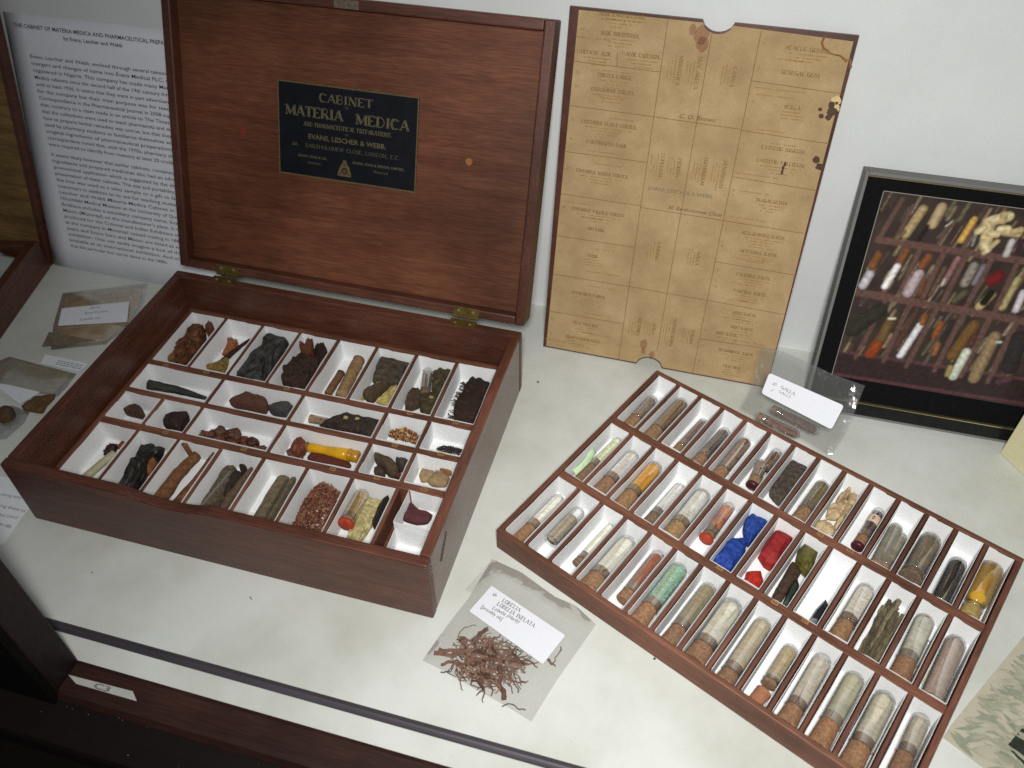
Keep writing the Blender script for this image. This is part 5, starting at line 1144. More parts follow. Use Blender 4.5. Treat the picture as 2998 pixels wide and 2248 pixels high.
# dark fibrous bundle at the back right
poly, h = LUMPS1['s8']; bd = b1(1, 7); poly = [(350, 265), (362, 268), (378, 262), (379, 240), (378, 215), (366, 205), (352, 208), (346, 222), (348, 245)]; h *= 1.25
poly = [(min(max(a_, bd[0]), bd[1]), min(max(b_, bd[2]), bd[3])) for a_, b_ in poly]
fb = lump('root_bundle', 'dark bundle of tangled fibrous roots in the back right cell', 'root bundle', poly, h, mat('fibre_core', '1d120e', .95, 0, 500, bump=1., col2='3a261d', bscale=900, stretch=(.3, 1, 1)), I4, ZF1, bd, .07, .05, False, seed=77, group=GA)
R_ = random.Random(5); q = MB(); q2 = MB()
for i in range(230):
    x0, y0 = R_.uniform(-17, 17), R_.uniform(-30, 30); z0 = h * (.55 + .55 * R_.random()) * max(.3, 1 - (y0 / 34) ** 2)
    a_ = R_.uniform(-.35, .35) - .25; L_ = R_.uniform(5, 14); bend = R_.uniform(-3, 3)
    pts = [(max(-18.5, min(18.5, x0 + L_ * f * math.cos(a_))) / 1000, max(-37, min(37, y0 + L_ * f * math.sin(a_) + bend * f * f)) / 1000, max(.3, z0 + 1.5 * math.sin(f * 4 + i)) / 1000) for f in (-.5, -.2, .1, .35, .6)]
    (q if i % 3 else q2).sweep(pts, R_.uniform(.00022, .0005), 5)
for i in range(16):
    x0, y0 = R_.uniform(-14, -6), R_.uniform(-36, -24); a_ = R_.uniform(0, 6.28); L_ = R_.uniform(4, 10)
    pts = [(max(-18.5, min(18.5, x0 + L_ * f * math.cos(a_ + f * 2))) / 1000, max(-38, y0 + L_ * f * math.sin(a_ + f * 2)) / 1000, (.5 + 1.2 * f) / 1000) for f in (0, .25, .5, .75, 1)]
    q.sweep(pts, R_.uniform(.0003, .0005), 5)
o = q.build('root_fibre', mat('fibre_dark', '241611', .9, .3, 400), fb); o['kind'] = 'stuff'
o = q2.build('root_fibre', mat('fibre_brown', '432a1f', .9, .3, 400), fb); o['kind'] = 'stuff'
# folded paper beside the quills, cellophane beside the mossy root
o = MB().add([(-.002, -.024, 0), (.002, .018, .004), (.004, .018, .014), (0, -.024, .016)], [(0, 1, 2, 3)]).build('paper_scrap', PAPER, None, Matrix.Translation((.2395, .222, ZF1)))
sm = o.modifiers.new('thickness', 'SOLIDIFY'); sm.thickness = .0005; tag(o, 'folded white paper standing beside the long bark quill', 'paper scrap')
o = MB().add([(-.004, -.038, .001), (.001, .022, .002), (.003, .022, .015), (-.002, -.038, .019), (.007, .02, .016), (.002, -.036, .019)], [(0, 1, 2, 3), (3, 2, 4, 5)]).build('cellophane_scrap', BAGGREY, None, Matrix.Translation((.164, .060, ZF1)))
sm = o.modifiers.new('thickness', 'SOLIDIFY'); sm.thickness = .0002; tag(o, 'piece of clear cellophane standing left of the mossy grey root', 'cellophane')

LN1 = {(1, 0): 'the elongated knobbly resin lump', (1, 1): 'jagged root scraps and a dark twig', (1, 2): 'the two lobed charcoal lump', (1, 3): 'the dark brown shaggy ball', (1, 4): 'two bark quills', (1, 5): 'the dark bark slab and cream peel', (1, 6): 'the tube among mossy lumps', (1, 7): 'the dark fibrous root bundle',
 (2, 0): 'the long charcoal pod', (2, 2): 'the red brown and grey stones', (2, 4): 'the stickered bark piece', (2, 6): 'the orange tan flowers', (2, 7): 'the black seeds',
 (3, 0): 'the half round brown nut', (3, 1): 'the dark reddish half seed', (3, 2): 'the heap of gum lumps', (3, 4): 'the bright yellow vial', (3, 6): 'the brown tubers', (3, 7): 'the tan root slices',
 (4, 0): 'the ivory stick and berries', (4, 1): 'the black glossy resin', (4, 2): 'the orange brown bark sticks', (4, 3): 'the mossy grey roots', (4, 4): 'the two curved bark slips', (4, 5): 'the red brown flower heap', (4, 6): 'the red ended tan tube'}
for (r_, k), nm in LN1.items():
    wide = (r_ == 2 and k in (0, 2, 4)) or (r_ == 3 and k in (2, 4))
    liner(I4, (cx1[k] + .1) / 1000, (cx1[k] + 41.0 + (45.55 if wide else 0)) / 1000, yrow[r_][0] / 1000 + .0003, yrow[r_][1] / 1000 - .0003, Z1a + .0030, Z1b + .0001, 'white card liner holding ' + nm, r_ * 30 + k, 'card liners of the cabinet tray')
liner(I4, .3432, .3790, .0622, .0990, Z1a + .0030, Z1b - .0002, 'short white card liner holding the maroon boot shaped lump', 201, 'card liners of the cabinet tray', -.03)
liner(I4, .3462, .3795, .0270, .0578, Z1a + .0030, Z1b - .0015, 'empty small white card liner in the front right of the cabinet', 202, 'card liners of the cabinet tray', .01)

# ------------------------------------------------------------------ printed contents board
qx, qy, qt, qw, qh, qa = .4064, .3620, -.0043, .2515, .3633, .1875
CM = plane_matrix((qx, qy, .0004), (math.cos(qt), math.sin(qt), 0), (-math.sin(qt) * math.sin(qa), math.cos(qt) * math.sin(qa), math.cos(qa)))
bd_ = empty('contents_board', CM); tag(bd_, 'tall wooden board with a stained yellow printed sheet leaning on the wall', 'board')


def notch(w, h, top, bot, inset=(0, 0, 0, 0)):
    """rectangle with a thumb notch in the upper and lower edge"""
    l, r_, b_, t_ = inset
    pt = [(l, b_)]
    (x0, x1, dep) = bot; n = 12
    pt += [(x0 + (x1 - x0) * i / n, b_ + (dep - b_) * (math.sin(math.pi * i / n) ** .55)) for i in range(n + 1)]
    pt += [(w - r_, b_), (w - r_, h - t_)]
    (x0, x1, dep) = top
    pt += [(x1 - (x1 - x0) * i / n, h - t_ - (dep - t_) * (math.sin(math.pi * i / n) ** .55)) for i in range(n + 1)]
    pt += [(l, h - t_)]
    return pt


def fill(mb, poly, z):
    bm = bmesh.new(); vs = [bm.verts.new((p[0], p[1], z)) for p in poly]; f = bm.faces.new(vs)
    r_ = bmesh.ops.triangulate(bm, faces=[f], ngon_method='BEAUTY'); bm.verts.index_update()
    b = len(mb.v); mb.v += [tuple(v.co) for v in bm.verts]; mb.f += [tuple(v.index + b for v in f_.verts) for f_ in bm.faces]; bm.free()


def slabplate(poly, z0, z1):
    mb = MB(); fill(mb, poly, z1); k = len(mb.v); fill(mb, poly, z0)
    nf = len(mb.f) // 2; mb.f[nf:] = [f[::-1] for f in mb.f[nf:]]
    n = len(poly); b = len(mb.v); mb.v += [(p[0], p[1], z0) for p in poly] + [(p[0], p[1], z1) for p in poly]
    mb.f += [(b + i, b + (i + 1) % n, b + n + (i + 1) % n, b + n + i) for i in range(n)]
    return mb


slabplate(notch(qw, qh, (.1195, .1475, .0092), (.1080, .1368, .0112)), -.0046, 0).build('wooden_board', MAHOG_Z, bd_)
shp = notch(qw, qh, (.1205, .1465, .0104), (.1075, .1373, .0122), (0, .0018, .0018, .0022))
for i, p in enumerate(shp):
    if p[0] < .01: shp[i] = (.0036 if p[1] < .1 else .0086, p[1])
    if p[0] > .24: shp[i] = (qw - (.0005 if p[1] < .1 else .0030), p[1])
    if p[0] > .24 and p[1] > .3: shp[i] = (qw - .0036, p[1] - .0026)
sheet_m, nt, N, L, b = nodes('aged_sheet')
tc = N.new('ShaderNodeTexCoord'); n1 = N.new('ShaderNodeTexNoise'); n1.inputs['Scale'].default_value = 26; n1.inputs['Detail'].default_value = 7; n1.inputs['Roughness'].default_value = .62
n2 = N.new('ShaderNodeTexNoise'); n2.inputs['Scale'].default_value = 700; n2.inputs['Detail'].default_value = 3
cr = N.new('ShaderNodeValToRGB'); cr.color_ramp.elements[0].position, cr.color_ramp.elements[1].position = .28, .72
cr.color_ramp.elements[0].color = (*lin('987f5c'), 1); cr.color_ramp.elements[1].color = (*lin('b59d78'), 1); e_ = cr.color_ramp.elements.new(.5); e_.color = (*lin('a78e68'), 1)
mr = N.new('ShaderNodeMapRange'); mr.inputs['To Min'].default_value = .82; mr.inputs['To Max'].default_value = 1.16
vm = N.new('ShaderNodeVectorMath'); vm.operation = 'SCALE'
L.new(tc.outputs['Object'], n1.inputs['Vector']); L.new(tc.outputs['Object'], n2.inputs['Vector']); L.new(n1.outputs['Fac'], cr.inputs[0]); L.new(n2.outputs['Fac'], mr.inputs[0])
L.new(cr.outputs[0], vm.inputs[0]); L.new(mr.outputs[0], vm.inputs['Scale']); L.new(vm.outputs[0], b.inputs['Base Color']); b.inputs['Roughness'].default_value = .75; b.inputs['Specular IOR Level'].default_value = .2
sh = slabplate(shp, .0001, .0004).build('printed_sheet', sheet_m, bd_)
zt = .00052
g = MB()
for x0, y0, x1, y1 in CARDLINES:
    A_, B_ = Vector((x0, y0)) / 1000, Vector((x1, y1)) / 1000
    B_.x = min(B_.x, qw - .001); d_ = (B_ - A_).normalized(); nn = Vector((-d_.y, d_.x)) * .00026
    g.add([(A_ - nn).to_tuple() + (zt,), (B_ - nn).to_tuple() + (zt,), (B_ + nn).to_tuple() + (zt,), (A_ + nn).to_tuple() + (zt,)], [(0, 1, 2, 3)])
g.build('ruled_lines', mat('brown_rule', '745324', .8, .2, 200), sh)
g = MB(); g2 = MB(); R_ = random.Random(8)


def microprint(x, y, w, rot=0.):
    """rows of print too small to read: short strokes of uneven length"""
    c_, s_ = math.cos(rot), math.sin(rot); p = -w / 2
    while p < w / 2:
        l = R_.uniform(.0006, .0020)
        if R_.random() < .84:
            h = R_.uniform(.00035, .0006)
            q = [(p, -h), (p + l, -h), (p + l, h), (p, h)]
            g2.add([(x + a_ * c_ - b_ * s_, y + a_ * s_ + b_ * c_, zt) for a_, b_ in q], [(0, 1, 2, 3)])
        p += l + R_.uniform(.0003, .0007)


for t_, x, y, w in HEADS:
    slab(g, t_, x / 1000, y / 1000, w / 1000 * .96, .0033, z=zt, v=.22, h=.09)
    if t_ not in ('ASH BARK.', 'CARTHAGENA BARK', 'SENEGAL GUM.', 'CATECHU NIGRUM.'):
        for k, f in enumerate((.62, .4, .28)): microprint(x / 1000 + R_.uniform(-.002, .002), y / 1000 - .0046 - .0030 * k, min(.045, max(.018, w / 1000 * f * 1.3)))
for t_, x, y, w in VHEADS:
    slab(g, t_, x / 1000, y / 1000, w / 1000 * .96, .0033, z=zt, v=.22, h=.09, rot=-math.pi / 2)
    for k, f in enumerate((.9, .6, .5)): microprint(x / 1000 - .0044 - .0030 * k, y / 1000 + R_.uniform(-.002, .002), max(.016, w / 1000 * f), -math.pi / 2)
for t_, x, y in NUMS: text(g, t_, x / 1000, y / 1000 - .001, .0036, align='CENTER', z=zt)
g.build('lettering', mat('brown_print', '84673a', .8, .2, 300), sh)
for y in (356, 338, 311, 287, 268, 234, 222, 178, 164, 131, 104, 87, 53, 28, 11):      # faint pencil notes along the cells
    microprint(.030 + R_.uniform(-.008, .03), y / 1000, R_.uniform(.02, .045))
for y in (338, 312, 306, 275, 264, 232, 215, 188, 160, 145, 118, 99, 77, 52): microprint(.19 + R_.uniform(0, .03), y / 1000, R_.uniform(.02, .045))
g2.build('small_print', mat('faded_print', '93733f', .8, .2, 300), sh)
(sx0, sy0), (sx1, sy1) = [(p[0] / 1000, p[1] / 1000) for p in STAMP[0:2]]
g = MB(); text(g, 'EVANS, LESCHER & WEBB', sx0, (sy0 + sy1) / 2 - .002, .0054, sx1 - sx0, z=zt + .0001, bold=.01); g.build('stamp_lettering', mat('stamp_ink', '7b6e5a', .8, .3, 250), sh)
(sx0, sy0), (sx1, sy1) = [(p[0] / 1000, p[1] / 1000) for p in STAMP[2:4]]
g = MB(); text(g, '30, Bartholomew Close', sx0, (sy0 + sy1) / 2 - .0015, .0056, sx1 - sx0, z=zt, shear=.35)
text(g, 'C. O. Brown', STAMP[4][0] / 1000, STAMP[4][1] / 1000 - .002, .0058, .034, z=zt, shear=.3); g.build('handwriting', mat('hand_ink', '5f4826', .8, .3, 250), sh)


def stain(pts, r_, m, z=.00062, seed=0, sq=1.0):
    q = MB(); n = 18
    for k, (x, y, rr) in enumerate(pts):
        vs = [(x + rr * (1 + .35 * mnoise.noise(Vector((math.cos(t_) * 1.3 + seed + k, math.sin(t_) * 1.3, 0)))) * math.cos(t_), y + sq * rr * (1 + .35 * mnoise.noise(Vector((math.cos(t_) * 1.3, math.sin(t_) * 1.3 + seed, k)))) * math.sin(t_), z + k * .00001) for t_ in [2 * math.pi * i / n for i in range(n)]]
        q.add(vs, [tuple(range(n))])
    return q.build('stain', m, sh)


SD = mat('dark_stain', '4a3222', .6, .35, 300); S_ = [(p[0] / 1000, p[1] / 1000) for p in CARDSTAINS]
stain([(S_[3][0] - .0008, S_[3][1] + .0028, .0030), (S_[3][0] + .001, S_[3][1] - .003, .0042), (S_[10][0] - .001, S_[10][1] - .001, .0028), (S_[9][0], S_[9][1] - .001, .0014), (S_[4][0], S_[4][1], .0017), (S_[5][0], S_[5][1] + .001, .0022), (S_[6][0] - .0006, S_[6][1] - .001, .0033), (S_[7][0] - .002, S_[7][1], .0033), (S_[6][0] + .002, S_[6][1] - .005, .0011)], .003, SD, seed=3)
stain([(S_[8][0] + .001, S_[8][1] + .004, .0011), (S_[8][0], S_[8][1], .0012), (S_[8][0], S_[8][1] - .004, .0012)], .001, SD, seed=6, sq=2.2)
soft = film('soft_stain', (.86, .77, .78), 0, rough=.6, gloss=.004)
stain([(S_[0][0], S_[0][1] - .003, .0034), (S_[1][0] - .001, S_[1][1], .0062), (S_[2][0] - .002, S_[2][1] + .004, .0052)], .005, soft, seed=9, sq=1.35, z=.00070)
stain([(S_[11][0], S_[11][1] - .003, .0040), (S_[12][0], S_[12][1], .0030), (S_[11][0] + .001, S_[11][1] - .012, .0026)], .004, soft, seed=12, sq=1.6, z=.00070)
q = MB(); T_ = [Vector((p[0] / 1000, p[1] / 1000)) for p in CARDTIDE]; q.sweep([(p.x, p.y, .0004) for p in T_], [.0009, .0011, .0010, .0008, .0008, .0013, .0010, .0012], 6, .14, .5); q.build('tide_mark', mat('tide', '7d5634', .8, .25, 200), sh)
stain([(.2460, .3085, .0042), (.2475, .3020, .0036)], .004, mat('bare_patch', 'cbb583', .8, .1, 200), z=.00050, seed=20)

# ------------------------------------------------------------------ information sheet at the left
pl, ps = PAPER_FIT
PM = plane_matrix((-.237, .348, .0003), (1, 0, 0), (0, math.sin(pl), math.cos(pl)))
inf = empty('information_sheet', PM); tag(inf, 'typed white information sheet leaning against the wall behind the cabinet', 'sheet')
g = MB(); n = 10
vs = [(.242 * i / n + ps * .30 * j / n, .30 * j / n, .0010 * math.sin(i * .8) * (j / n) * .6) for j in range(n + 1) for i in range(n + 1)]
g.add(vs, [(j * (n + 1) + i, j * (n + 1) + i + 1, (j + 1) * (n + 1) + i + 1, (j + 1) * (n + 1) + i) for j in range(n) for i in range(n)])
o = g.build('paper', mat('office_paper', 'dcdfe6', .9, .012, 200, spec=.1), inf, smooth=True); sm = o.modifiers.new('thickness', 'SOLIDIFY'); sm.thickness = .0003; sm.offset = -1
LN = ["Evans, Lescher and Webb, evolved through several takeovers,", "mergers and changes of name into Evans Medical PLC, now", "registered in Nigeria. This company has made many Materia", "Medica cabinets since the second half of the 19th century through", "until at least 1936. It seems that they were in part advertisements", "for the company but their main purpose was for teaching.", "Correspondence in the Pharmaceutical Journal in 2008 suggests", "that, contrary to a claim made in an article to The Times in 20", "that the collections were used to teach pharmacists and doctors", "how to prepare herbal remedies was untrue, but that they were", "used by pharmacy students to familiarise themselves with the", "original ingredients of pharmaceutical preparations. The", "correspondent noted that, until the 1970s, pharmacy students", "were required to identify from memory at least 20 crude drugs.",
 "It seems likely however that earlier cabinets, containing more", "ingredients and prepared medicines also had an advertising", "promotional application which is suggested by the elaborate", "presentation of these cabinets. The size and portability suggest", "the box was used as a sales sample or a gift to favoured", "customers in addition to its use for teaching students. The", "Lescher and Webb Materia Medica Cabinet in the", "Hirschfeld Medical Museum at the University of Queensland", "Brisbane includes a subsidiary company name, Evans, Sons", "Mason (Montreal) on the manufacturer's plate. It may have", "produced for the Colonial and Indian Exhibition in London", "at the company in Montreal ceased trading in 1889 after a", "years and Evans Sons and Mason are listed as exhibitors", "exhibition. One can easily imagine a box of this quality", "available at an international exhibition. And at least the", "that this particular box can be dated to the 1880s."]
g = MB(); zt = .0022
tx = lambda x, y: (x / 1000, y / 1000)
text(g, 'THE CABINET OF MATERIA MEDICA AND PHARMACEUTICAL PREPARATIONS', PT[0][0] / 1000, PT[0][1] / 1000 - .002, .0058, .216, z=zt, bold=.012)
text(g, 'by Evans, Lescher and Webb', (PT[2][0] + PT[3][0]) / 2000, (PT[2][1] + PT[3][1]) / 2000 - .002, .0056, (PT[3][0] - PT[2][0]) / 1000, 'CENTER', z=zt, bold=.012)
ya, yb, yc = PT[4][1] / 1000, PT[7][1] / 1000, PT[8][1] / 1000
for i, s in enumerate(LN):
    yy = ya + (PT[6][1] / 1000 - ya) * i / 13 if i < 14 else yb + (yc - yb) * (i - 14) / 15
    xx = PT[4][0] / 1000 + (PT[8][0] - PT[4][0]) / 1000 * i / 29
    wid = .186 if i not in (20, 29) else (.172 if i == 20 else .138)
    text(g, s, xx, yy - .002, .0056, wid, z=zt, bold=.004)
g.build('typed_lettering', mat('typed_ink', '47474f', .8, .1), inf)

# ------------------------------------------------------------------ framed photograph
fx, fy, ft, fh, fa = .6954, .3352, .0130, .2550, .2916
fu = Vector((math.cos(ft), math.sin(ft), 0)); fn = Vector((-math.sin(ft), math.cos(ft), 0)); fd = fn * math.sin(fa) + Vector((0, 0, math.cos(fa)))
FM = plane_matrix((fx, fy, .0065), fu, fd)
fr = empty('framed_photograph', FM); tag(fr, 'grey metal frame with a black mount around a photograph of corked sample tubes', 'picture frame')
FW, FH, FD = .360, .2500, .0215
for nm, bx in (('frame_side', (0, .0030, 0, FH)), ('frame_side', (FW - .003, FW, 0, FH)), ('frame_rail', (.0031, FW - .0031, FH - .0030, FH)), ('frame_rail', (.0031, FW - .0031, 0, .0020))):
    MB().box(bx[0], bx[1], bx[2], bx[3], -FD, 0).build(nm, STEEL, fr, bevel=.0004)
MB().box(.0032, FW - .0032, .0022, FH - .0032, -FD + .002, -.0050).build('black_mount', mat('black_mount', '08090b', .85, .3, 200, bump=.1, spec=.15), fr)
MB().box(.0031, FW - .0031, .0021, .0150, -.0048, -.0010).build('inner_ledge', mat('black_ledge', '101012', .35, .3, 100, spec=.4), fr)
MB().box(.0031, FW - .0031, .0151, .0159, -.0048, -.0004).build('brass_lip', GOLDLIP, fr)
MB().box(.0031, FW - .0031, FH - .0042, FH - .0032, -.0048, -.0002).build('brass_lip', GOLDLIP, fr)
# the print: dabs of colour in the sheet itself
x0, x1, y0, y1 = .0205, .2800, .0400, .2330
nx, ny = 230, 176
gx = np.linspace(x0, x1, nx) * 1000; gy = np.linspace(y0, y1, ny) * 1000; X, Y = np.meshgrid(gx, gy)
img = np.empty((ny, nx, 3)); img[:] = lin('352a25')
rs = np.random.RandomState(3)


def sm_noise(sc, seed):
    out = np.zeros((ny, nx)); rs_ = np.random.RandomState(seed)
    for _ in range(14):
        a_, b_, p_ = rs_.uniform(-1, 1, 3) * np.array([1 / sc, 1 / sc, 9]); out += np.sin(X * a_ * 2 + Y * b_ * 2 + p_ * 3)
    return out / 5


img *= (1 + .25 * sm_noise(6, 1))[..., None]


def seg(ax, ay, bx, by):
    dx, dy = bx - ax, by - ay; t_ = np.clip(((X - ax) * dx + (Y - ay) * dy) / (dx * dx + dy * dy + 1e-9), 0, 1)
    return np.hypot(X - ax - t_ * dx, Y - ay - t_ * dy), t_, (X - ax) * dy - (Y - ay) * dx


def dab(ax, ay, bx, by, rad, hexc, soft=.7, body=True):
    global img
    d_, t_, side = seg(ax, ay, bx, by); al = np.clip((rad - d_) / soft + .5, 0, 1)[..., None]
    sh_ = np.ones((ny, nx)) if not body else .62 + .5 * np.clip(1 - (d_ / rad), 0, 1) + .12 * np.sign(-side) * np.clip(d_ / rad, 0, 1)
    col = np.array(lin(hexc)) * (sh_ * (1 + .2 * sm_noise(1.6, int(ax * 7) % 50)))[..., None]
    img = img * (1 - al) + col * al


for ax, ay, bx, by, rad, hx in BARS: dab(ax, ay, bx, by, rad * 2.6, '%02x%02x%02x' % tuple(min(255, int(int(hx[i_:i_ + 2], 16) * 1.38)) for i_ in (0, 2, 4)), 1.2, False)
for row in range(3):                                  # the same tray going on to the right, past the measured part
    for k in range(5):
        bx = 172 + 22 * k; by = (188, 128, 62)[row]
        dab(bx, by, bx + 8, by + 42, 1.0, '46302c', .8, False)
        dab(bx + 8, by + 8, bx + 13, by + 36, 2.6, ['b9b4a8', '7a5030', '6a5d40', 'c9c4bc', '4a342c'][(k + row) % 5])
R_ = random.Random(17)
for i in range(170):
    ax, ay = R_.uniform(22, 180), R_.uniform(58, 224); L_ = R_.uniform(6, 24)
    dab(ax, ay, ax + .26 * L_, ay + L_, R_.uniform(.5, 2.0), R_.choice(['5a4438', '6e5640', '4a3a30', '7a6a52', '5e5a44', '3a302a', '84705a', '544a44', '8a7a6a']), 1.2)
for i, (ax, ay, bx, by, rad, hx) in enumerate(BARS): dab(ax, ay, bx, by, rad * 2.0, '2c2020' if i == 2 else '5e453e', 1.5, False)
for ax, ay, bx, by, rad, hx in CAPS: dab(ax, ay, bx, by, rad * 1.4, hx, 1.6)
img = img * .95 + np.array(lin('2a2624')) * .35
for k, (cx_, cy_) in enumerate(((120, 207), (127, 220), (133, 214), (118, 199), (139, 211), (123, 192), (114, 212))):
    dab(cx_, cy_, cx_ + 6 * math.cos(k * 1.7), cy_ + 6 * math.sin(k * 1.7), 3.2, ['d2c092', 'b8a274', 'dccb9f'][k % 3], .8)
g = MB(); vs = [(X[j, i] / 1000, Y[j, i] / 1000, -.0048) for j in range(ny) for i in range(nx)]
g.add(vs, [(j * nx + i, j * nx + i + 1, (j + 1) * nx + i + 1, (j + 1) * nx + i) for j in range(ny - 1) for i in range(nx - 1)])
pm, nt, N, L, b = nodes('photo_print'); ca = N.new('ShaderNodeVertexColor'); ca.layer_name = 'print'; L.new(ca.outputs[0], b.inputs['Base Color']); b.inputs['Roughness'].default_value = .3; b.inputs['Specular IOR Level'].default_value = .4
po = g.build('photograph', pm, fr)
at = po.data.color_attributes.new('print', 'FLOAT_COLOR', 'POINT'); at.data.foreach_set('color', np.concatenate([img.clip(0, 1), np.ones((ny, nx, 1))], 2).astype(np.float32).ravel())
g = MB()
for bx in ((x0 - .0006, x0, y0, y1), (x0, x1, y1, y1 + .0006)): g.box(bx[0], bx[1], bx[2], bx[3], -.0049, -.0045)
g.build('mount_edge', mat('mount_edge', '8d8880', .7, .1), fr)

# ------------------------------------------------------------------ bags
def sheet(mb, outline, z, puff, nx=26, ny=26, seed=0, amp=.0006, edge=.0006):
    """crinkled plastic patch filling an outline (metres, local)"""
    bm = bmesh.new(); vs = [bm.verts.new((p[0], p[1], 0)) for p in outline]; f = bm.faces.new(vs)
    bmesh.ops.triangulate(bm, faces=[f]); bmesh.ops.subdivide_edges(bm, edges=bm.edges, cuts=6, use_grid_fill=True)
    bmesh.ops.triangulate(bm, faces=bm.faces)
    bm.verts.index_update(); xs = [p[0] for p in outline]; ys_ = [p[1] for p in outline]
    cx, cy = sum(xs) / len(xs), sum(ys_) / len(ys_); b = len(mb.v)
    def dist(x, y):
        best = 9
        n = len(outline)
        for i in range(n):
            ax, ay = outline[i]; bx, by = outline[(i + 1) % n]; dx, dy = bx - ax, by - ay; t_ = max(0, min(1, ((x - ax) * dx + (y - ay) * dy) / (dx * dx + dy * dy + 1e-12)))
            best = min(best, math.hypot(x - ax - t_ * dx, y - ay - t_ * dy))
        return best
    for v in bm.verts:
        x, y = v.co.x, v.co.y; d_ = dist(x, y); k = 1 - math.exp(-d_ / .012)
        w = mnoise.noise(Vector((x * 55 + seed, y * 55, 0))) + .6 * mnoise.noise(Vector((x * 150, y * 150 + seed, 1)))
        mb.v.append((x, y, z + puff * k + amp * w * min(1, d_ / .004)))
    mb.f += [tuple(v.index + b for v in f_.verts) for f_ in bm.faces]; bm.free()
    return mb


def loc2(pts, M):
    Mi_ = M.inverted(); return [(Mi_ @ Vector((p[0] / 1000, p[1] / 1000, (p[2] / 1000 if len(p) > 2 else 0)))) for p in pts]


def flat_bag(name, label, pts, filmm, puff, seed, ang=0.):
    cx, cy = sum(p[0] for p in pts) / len(pts) / 1000, sum(p[1] for p in pts) / len(pts) / 1000
    M = Matrix.Translation((cx, cy, .0006)) @ Matrix.Rotation(ang, 4, 'Z')
    r_ = empty(name, M); tag(r_, label, 'plastic bag', 'plastic sample bags')
    o2 = [(p.x, p.y) for p in loc2(pts, M)]
    g = MB(); sheet(g, o2, 0, 0, seed=seed, amp=.0001); g.build('back_film', filmm, r_, smooth=True)
    g = MB(); sheet(g, o2, .0003, puff, seed=seed + 3, amp=.0007); g.build('front_film', filmm, r_, smooth=True)
    return r_, M, o2


def label_quad(root, M, pts, z, m, nm='paper_label', rad=.0014):
    q = [Vector((p.x, p.y)) for p in loc2(pts, M)]
    out = []
    for i in range(4):
        a_, b_, c_ = q[i - 1], q[i], q[(i + 1) % 4]
        for k in range(5):
            t_ = k / 4; p0 = b_ + (a_ - b_).normalized() * rad; p2 = b_ + (c_ - b_).normalized() * rad
            out.append(tuple((p0 * (1 - t_) ** 2 + b_ * 2 * t_ * (1 - t_) + p2 * t_ ** 2)))
    return MB().prism(out, z, z + .0003).build(nm, m, root)


LABELP = mat('label_paper', 'd9dbe2', .8, .01, 200, spec=.15)
# herb bag in front
pts = LOB
lob, M, o2 = flat_bag('sample_bag', 'clear plastic bag of dried herb labelled LOBELIA INFLATA beside the loose tray', pts, BAGGREY, .0036, 1, math.radians(-22))
lab = label_quad(lob, M, LOBLABEL, .0050, LABELP)
tq = loc2(LOBTEXT, M)
def tl(i, j): return tq[i].x, (tq[i].y + tq[j].y) / 2, (tq[j] - tq[i]).length
g = MB(); zt = .0054
for s, i, hgt in (('LOBELIA', 2, .0036), ('LOBELIA INFLATA', 4, .0036)):
    A_, B_ = tq[i], tq[i + 1]; rot = math.atan2(B_.y - A_.y, B_.x - A_.x); mid = (A_ + B_) / 2
    slab(g, s, mid.x, mid.y, (B_ - A_).length, hgt, z=zt, v=.14, h=.07, rot=rot)
for s, i, sh_ in (('66.', 0, 0), ('Lobelia (Herb)', 6, .3), ('[possibly ok]', 8, 0)):
    A_, B_ = tq[i], tq[i + 1]; rot = math.atan2(B_.y - A_.y, B_.x - A_.x)
    text(g, s, A_.x + .0014 * math.sin(rot), A_.y - .0016, .0050, (B_ - A_).length, z=zt, shear=sh_, rot=rot)
g.build('lettering', INK, lab)
# seam strip folded out at the left
g = MB(); g.add([(p.x, p.y, .0005) for p in loc2(LOBFLAP, M)], [(0, 1, 2, 3)]); g.build('bag_flap', BAGGREY, lob)
HC = [mat('herb_%d' % i, c_, .9, .3, 500, bump=.4) for i, c_ in enumerate(('64463a', '75564a', '4c352b', '866852'))]
cx_, cy_ = .4560, -.0250
hb = empty('dried_herb', Matrix.Translation((cx_, cy_, .0012))); tag(hb, 'tangle of red brown dried herb stems inside the LOBELIA bag', 'dried herb', None, 'stuff')
R_ = random.Random(13); mbs = [MB() for _ in HC]
W_ = lambda p: Vector(((p[0] / 1000) - cx_, (p[1] / 1000) - cy_, 0))
def wig(A_, B_, r0, r1, wob, n=12, z=.0015, curl=0., k=None):
    d_ = B_ - A_; nn = Vector((-d_.y, d_.x, 0)).normalized(); ph = R_.uniform(0, 6.28); w2 = R_.uniform(.6, 1.6)
    P_ = [A_.lerp(B_, i / n) + nn * (wob * (math.sin(ph + i / n * 6.28 * w2) + .4 * math.sin(2.3 * ph + i / n * 17)) + curl * math.sin(math.pi * i / n)) + Vector((0, 0, z + .0010 * math.sin(ph + i * .8))) for i in range(n + 1)]
    R_.choice(mbs).sweep(P_, [r0 + (r1 - r0) * i / n for i in range(n + 1)], 6, jit=.3, seed=ph) if k is None else mbs[k].sweep(P_, [r0 + (r1 - r0) * i / n for i in range(n + 1)], 6, jit=.3, seed=ph)
